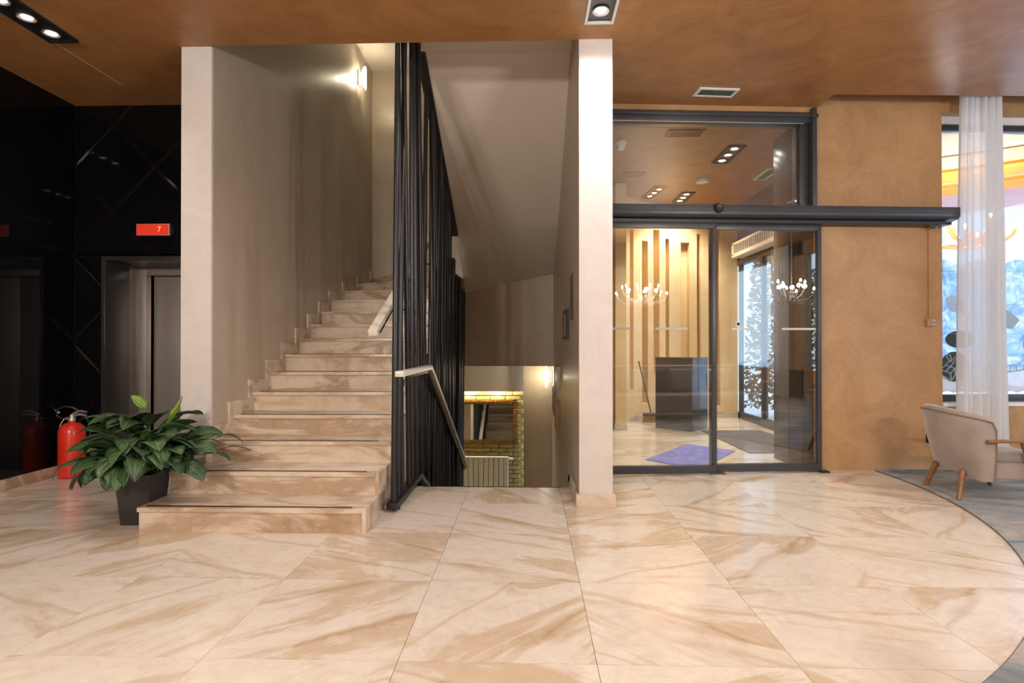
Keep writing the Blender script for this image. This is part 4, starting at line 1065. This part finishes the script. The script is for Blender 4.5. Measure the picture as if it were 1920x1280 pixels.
# outer facade along X = 3.57
fa = empty('window_2', (3.57, 8.0, 0)); struct(fa, 'tall outer glass facade of the vestibule with blue-black frame', 'window')
for y in (9.72, 8.79, 7.85, 6.9, 6.25): B('mullion', 3.55, 3.62, y - .03, y + .03, 0, 2.95, 'frame', fa, .003)
B('bottom_rail', 3.53, 3.64, 6.22, 8.79, 0, .12, 'frame', fa, .003); B('bottom_rail', 3.55, 3.62, 8.79, 9.78, 0, .11, 'frame', fa, .003)
B('top_rail', 3.54, 3.63, 6.22, 9.78, 2.58, 2.66, 'frame', fa, .003)
for a, b in ((9.69, 8.82), (8.76, 7.88), (7.82, 6.93), (6.87, 6.28)): B('pane', 3.58, 3.588, b, a, .11, 2.58, 'wglass', fa)
struct(B('wall_facade', 3.55, 3.75, 6.2, 9.85, 2.66, ZC, 'bronze'), 'dark bronze band above the outer glass of the vestibule', 'wall')
struct(MB().box(3.0, 3.75, 5.95, 6.25, 0, ZC).build('wall_return', 'bronze'), 'dark return wall beside the outer glass', 'wall')
# plants outside
M['hedge'] = pm('hedge_leaf', (.04, .10, .06), (.10, .20, .14), 3, .45); M['hedged'] = pm('dark_shrub_leaf', (.012, .025, .03), (.03, .06, .05), 3, .5)
M['bark'] = pm('bark', (.08, .055, .04), rough=.9)
def shrub(c, rx, ry, z0, z1, n, mat, label, cat, name, seed, ls=.06):
    t = empty(name, (c[0], c[1], -.1)); tag(t, label, cat, 'plants outside the glass'); rr = random.Random(seed); mb = MB()
    for k in range(n):
        a = rr.uniform(0, 6.283); q = rr.uniform(.2, 1) ** .5; hh = rr.random(); z = z0 + (z1 - z0) * hh
        s = (1 - .5 * hh)
        p = Vector((c[0] + rx * q * s * math.cos(a), c[1] + ry * q * s * math.sin(a), z))
        u = Vector((rr.uniform(-1, 1), rr.uniform(-1, 1), rr.uniform(-.7, .7))).normalized(); w = u.orthogonal().normalized(); l = ls * rr.uniform(.6, 1.3)
        mb.add([p - u * l, p + w * l * .45, p + u * l, p - w * l * .45], [(0, 1, 2, 3)])
    o = mb.build('foliage', mat, t); o['kind'] = 'stuff'
    MB().tube([(c[0], c[1], -.1), (c[0] + .03, c[1], z0 + (z1 - z0) * .7)], [.05, .02], 8).build('trunk', 'bark', t, True)
shrub((4.35, 10.6), .42, .5, .1, 2.9, 1500, 'hedged', 'dark slender conifer just outside the vestibule glass', 'tree', 'conifer', 1, .07)
shrub((4.7, 8.1), .7, .7, .9, 3.2, 2600, 'hedge', 'leafy ivy covered shrub close to the outer glass', 'shrub', 'ivy_shrub', 2, .055)
shrub((6.3, 12.5), 1.3, 1.0, .2, 3.0, 2200, 'hedge', 'snowy green bush farther away outside the glass', 'shrub', 'garden_bush', 4, .09)
tg = struct(B('ground', 3.6, 40, 5.9, 60, -.4, -.1, 'snow'), 'snow covered ground outside the building', 'ground')
M['farwall'] = pm('pale_facade', (.62, .72, .84), (.50, .62, .78), .8, .8)
struct(MB().box(2, 40, 24, 25, -.1, 9).build('wall_street', 'farwall'), 'pale blue house front across the snowy street', 'wall')

# canopy with coloured rings seen at the top of the window
cnp = empty('terrace_canopy', (7, 9, 3.88)); tag(cnp, 'terrace canopy painted with curved cream, orange and pink bands', 'canopy')
M['bcream'] = pm('canopy_cream', (.86, .70, .46), (.80, .63, .40), 3, .7); M['bpeach'] = pm('canopy_peach', (.84, .50, .25), (.78, .45, .22), 3, .7)
M['borange'] = pm('canopy_orange', (.90, .36, .015), (.84, .32, .01), 3, .7); M['bpink'] = pm('canopy_pink', (.70, .38, .33), (.64, .33, .29), 3, .7)
def ring(r0, r1, z, mat):
    mb = MB(); vs = []; fs = []; n = 48
    for k in range(n + 1):
        a = R(-6 + 92 * k / n)
        for r in (r0, r1):
            for zz in (z, z + .1): vs.append((3.6 + r * math.cos(a), max(3.8 + r * math.sin(a), 6.02), zz))
    for k in range(n):
        i = k * 4; j = i + 4
        fs += [(i, i + 2, j + 2, j), (i + 1, j + 1, j + 3, i + 3), (i, j, j + 1, i + 1), (i + 2, i + 3, j + 3, j + 2)]
    mb.add(vs, fs); mb.build('band', mat, cnp)
ring(2.3, 4.93, 3.90, 'bcream'); ring(4.93, 5.64, 3.88, 'bpeach'); ring(5.64, 6.35, 3.84, 'borange'); ring(6.35, 6.7, 3.88, 'bpeach'); ring(6.7, 7.37, 3.84, 'borange'); ring(7.37, 9.3, 3.88, 'bpink')
lamp('POINT', 'canopy_light', (6.4, 8.6, 3.0), 120, (1, .9, .75), .2)
def chandelier(c, rad, label, matarm, zt, mb_mat='lampbulb', n=8, group='glass chandeliers', light=0, soft=.035):
    t = empty('chandelier', c); tag(t, label, 'chandelier', group); x, y, z = c; rr = random.Random(8)
    MB().tube([(x, y, z), (x, y, zt)], .008, 8).build('stem', 'steel', t, True)
    MB().lathe([(.001, -.09), (.03, -.08), (.05, -.04), (.03, 0), (.05, .04), (.02, .09)], 16, Matrix.Translation(c)).build('hub', matarm, t, True)
    for k in range(n):
        a = 2 * math.pi * k / n; d = Vector((math.cos(a), math.sin(a), 0)); r_ = rad * (1 if k % 2 else .72); dz = 0 if k % 2 else .14
        tk = 2.2 if matarm == 'amber' else 1
        p = [Vector(c) + d * r_ * s + Vector((0, 0, h_ + dz * s)) for s, h_ in ((.05, 0), (.35, -.10), (.7, -.09), (.95, -.01), (1, .06))]
        MB().tube(p, [q_ * tk for q_ in (.012, .014, .013, .011, .010)], 8).build('arm', matarm, t, True)
        e = p[-1]
        MB().lathe([(.012, -.01), (.03, 0), (.034, .012), (.012, .016)], 12, Matrix.Translation(e)).build('cup', matarm, t, True)
        MB().lathe([(.008, .012), (.018, .03), (.017, .05), (.004, .075)], 10, Matrix.Translation(e)).build('bulb', mb_mat, t, True)
        MB().tube([Vector(c) + d * rad * .5 + Vector((0, 0, -.11 + .03 * math.sin(w)))+ Vector((math.cos(w), math.sin(w), 0)) * .045 * tk for w in [q * .55 for q in range(12)]], .006 * tk, 6).build('glass_curl', matarm, t, True)
    if light:
        for k in range(5):
            a = 2 * math.pi * k / 5 + .3
            lamp('POINT', 'chandelier_light', (x + rad * .6 * math.cos(a), y + rad * .6 * math.sin(a), z + .16), light / 5, (1, .92, .83), soft)
chandelier((6.12, 8.05, 2.72), .46, 'amber glass chandelier glowing beyond the window', 'amber', 3.88)
# lounge things outside the frame that the glass reflects
chandelier((3.05, -.10, 2.15), .50, 'crystal chandelier hanging behind the viewer', 'steel', 3.6, 'lampbulb', 18, 'lounge chandeliers', 470)
chandelier((-2.4, -1.6, 2.3), .50, 'unseen crystal chandelier added to light the stairwell', 'steel', 3.6, 'lampbulb', 12, 'lounge chandeliers', 720, .12)  # added out of view to brighten the soffit and right stair wall
chandelier((5.2, 1.6, 2.1), .35, 'crystal chandelier over the lounge armchairs', 'steel', 3.6, 'lampbulb', 8, 'lounge chandeliers', 60)
so = empty('sofa', (3.1, 1.5, .01)); tag(so, 'long brown sofa in the lounge beside the viewer', 'sofa')
MB().box(1.9, 4.6, 1.05, 1.85, .12, .42).build('seat', 'sofa', so, bevel=.05, seg=3); MB().box(1.9, 4.6, .85, 1.15, .3, .88).build('backrest', 'sofa', so, bevel=.07, seg=3)
for x in (1.75, 4.55): MB().box(x, x + .2, .9, 1.85, .12, .62).build('arm', 'sofa', so, bevel=.05, seg=3)
for x in (1.95, 4.5):
    for y in (1.0, 1.75): MB().tube([(x, y, .14), (x, y, .01)], .02, 8).build('leg', 'wood', so, True)
for i, (x, mt_) in enumerate(((2.45, 'cushion'), (2.85, 'cushiond'), (3.3, 'velvet'), (4.0, 'cushion'))):
    o = MB().box(x - .2, x + .2, 1.15, 1.29, .44, .82, ).build('cushion', mt_, None, bevel=.06, seg=3)
    tag(o, ('silver cushion at the near end of the sofa', 'dark cushion on the lounge sofa', 'taupe cushion on the lounge sofa', 'silver cushion at the far end of the sofa')[i], 'cushion', 'sofa cushions')
armchair(Matrix.Translation((5.1, 2.9, .009)) @ Matrix.Rotation(R(120), 4, 'Z'), 'taupe velvet armchair across from the lounge sofa', None)

def lounge_curtain(y0, label):
    t = empty('curtain', (7.1, y0, .01)); tag(t, label, 'curtain', 'lounge curtains')
    MB().grid(lambda u, v: (7.12 + .04 * math.sin(u * 32), y0 + u * .7, 3.55 - 3.53 * v), 90, 6).build('drape', 'sheer', t, True)
lounge_curtain(-2.2, 'white curtain at the lounge window beyond the sofa'); lounge_curtain(1.3, 'white curtain at the lounge window nearest the sofa')
shrub((8.6, -3.2), .9, 1.1, .0, 3.2, 1800, 'hedge', 'leafy bush outside the lounge window', 'shrub', 'lounge_bush', 9, .08)
struct(B('ground', 7.5, 40, -30, 5.9, -.4, -.1, 'snow'), 'snow covered ground outside the lounge', 'ground')
shrub((8.65, -.35), .9, .9, .0, 3.3, 1800, 'hedge', 'ivy bush outside the middle lounge window', 'shrub', 'lounge_bush', 12, .08)
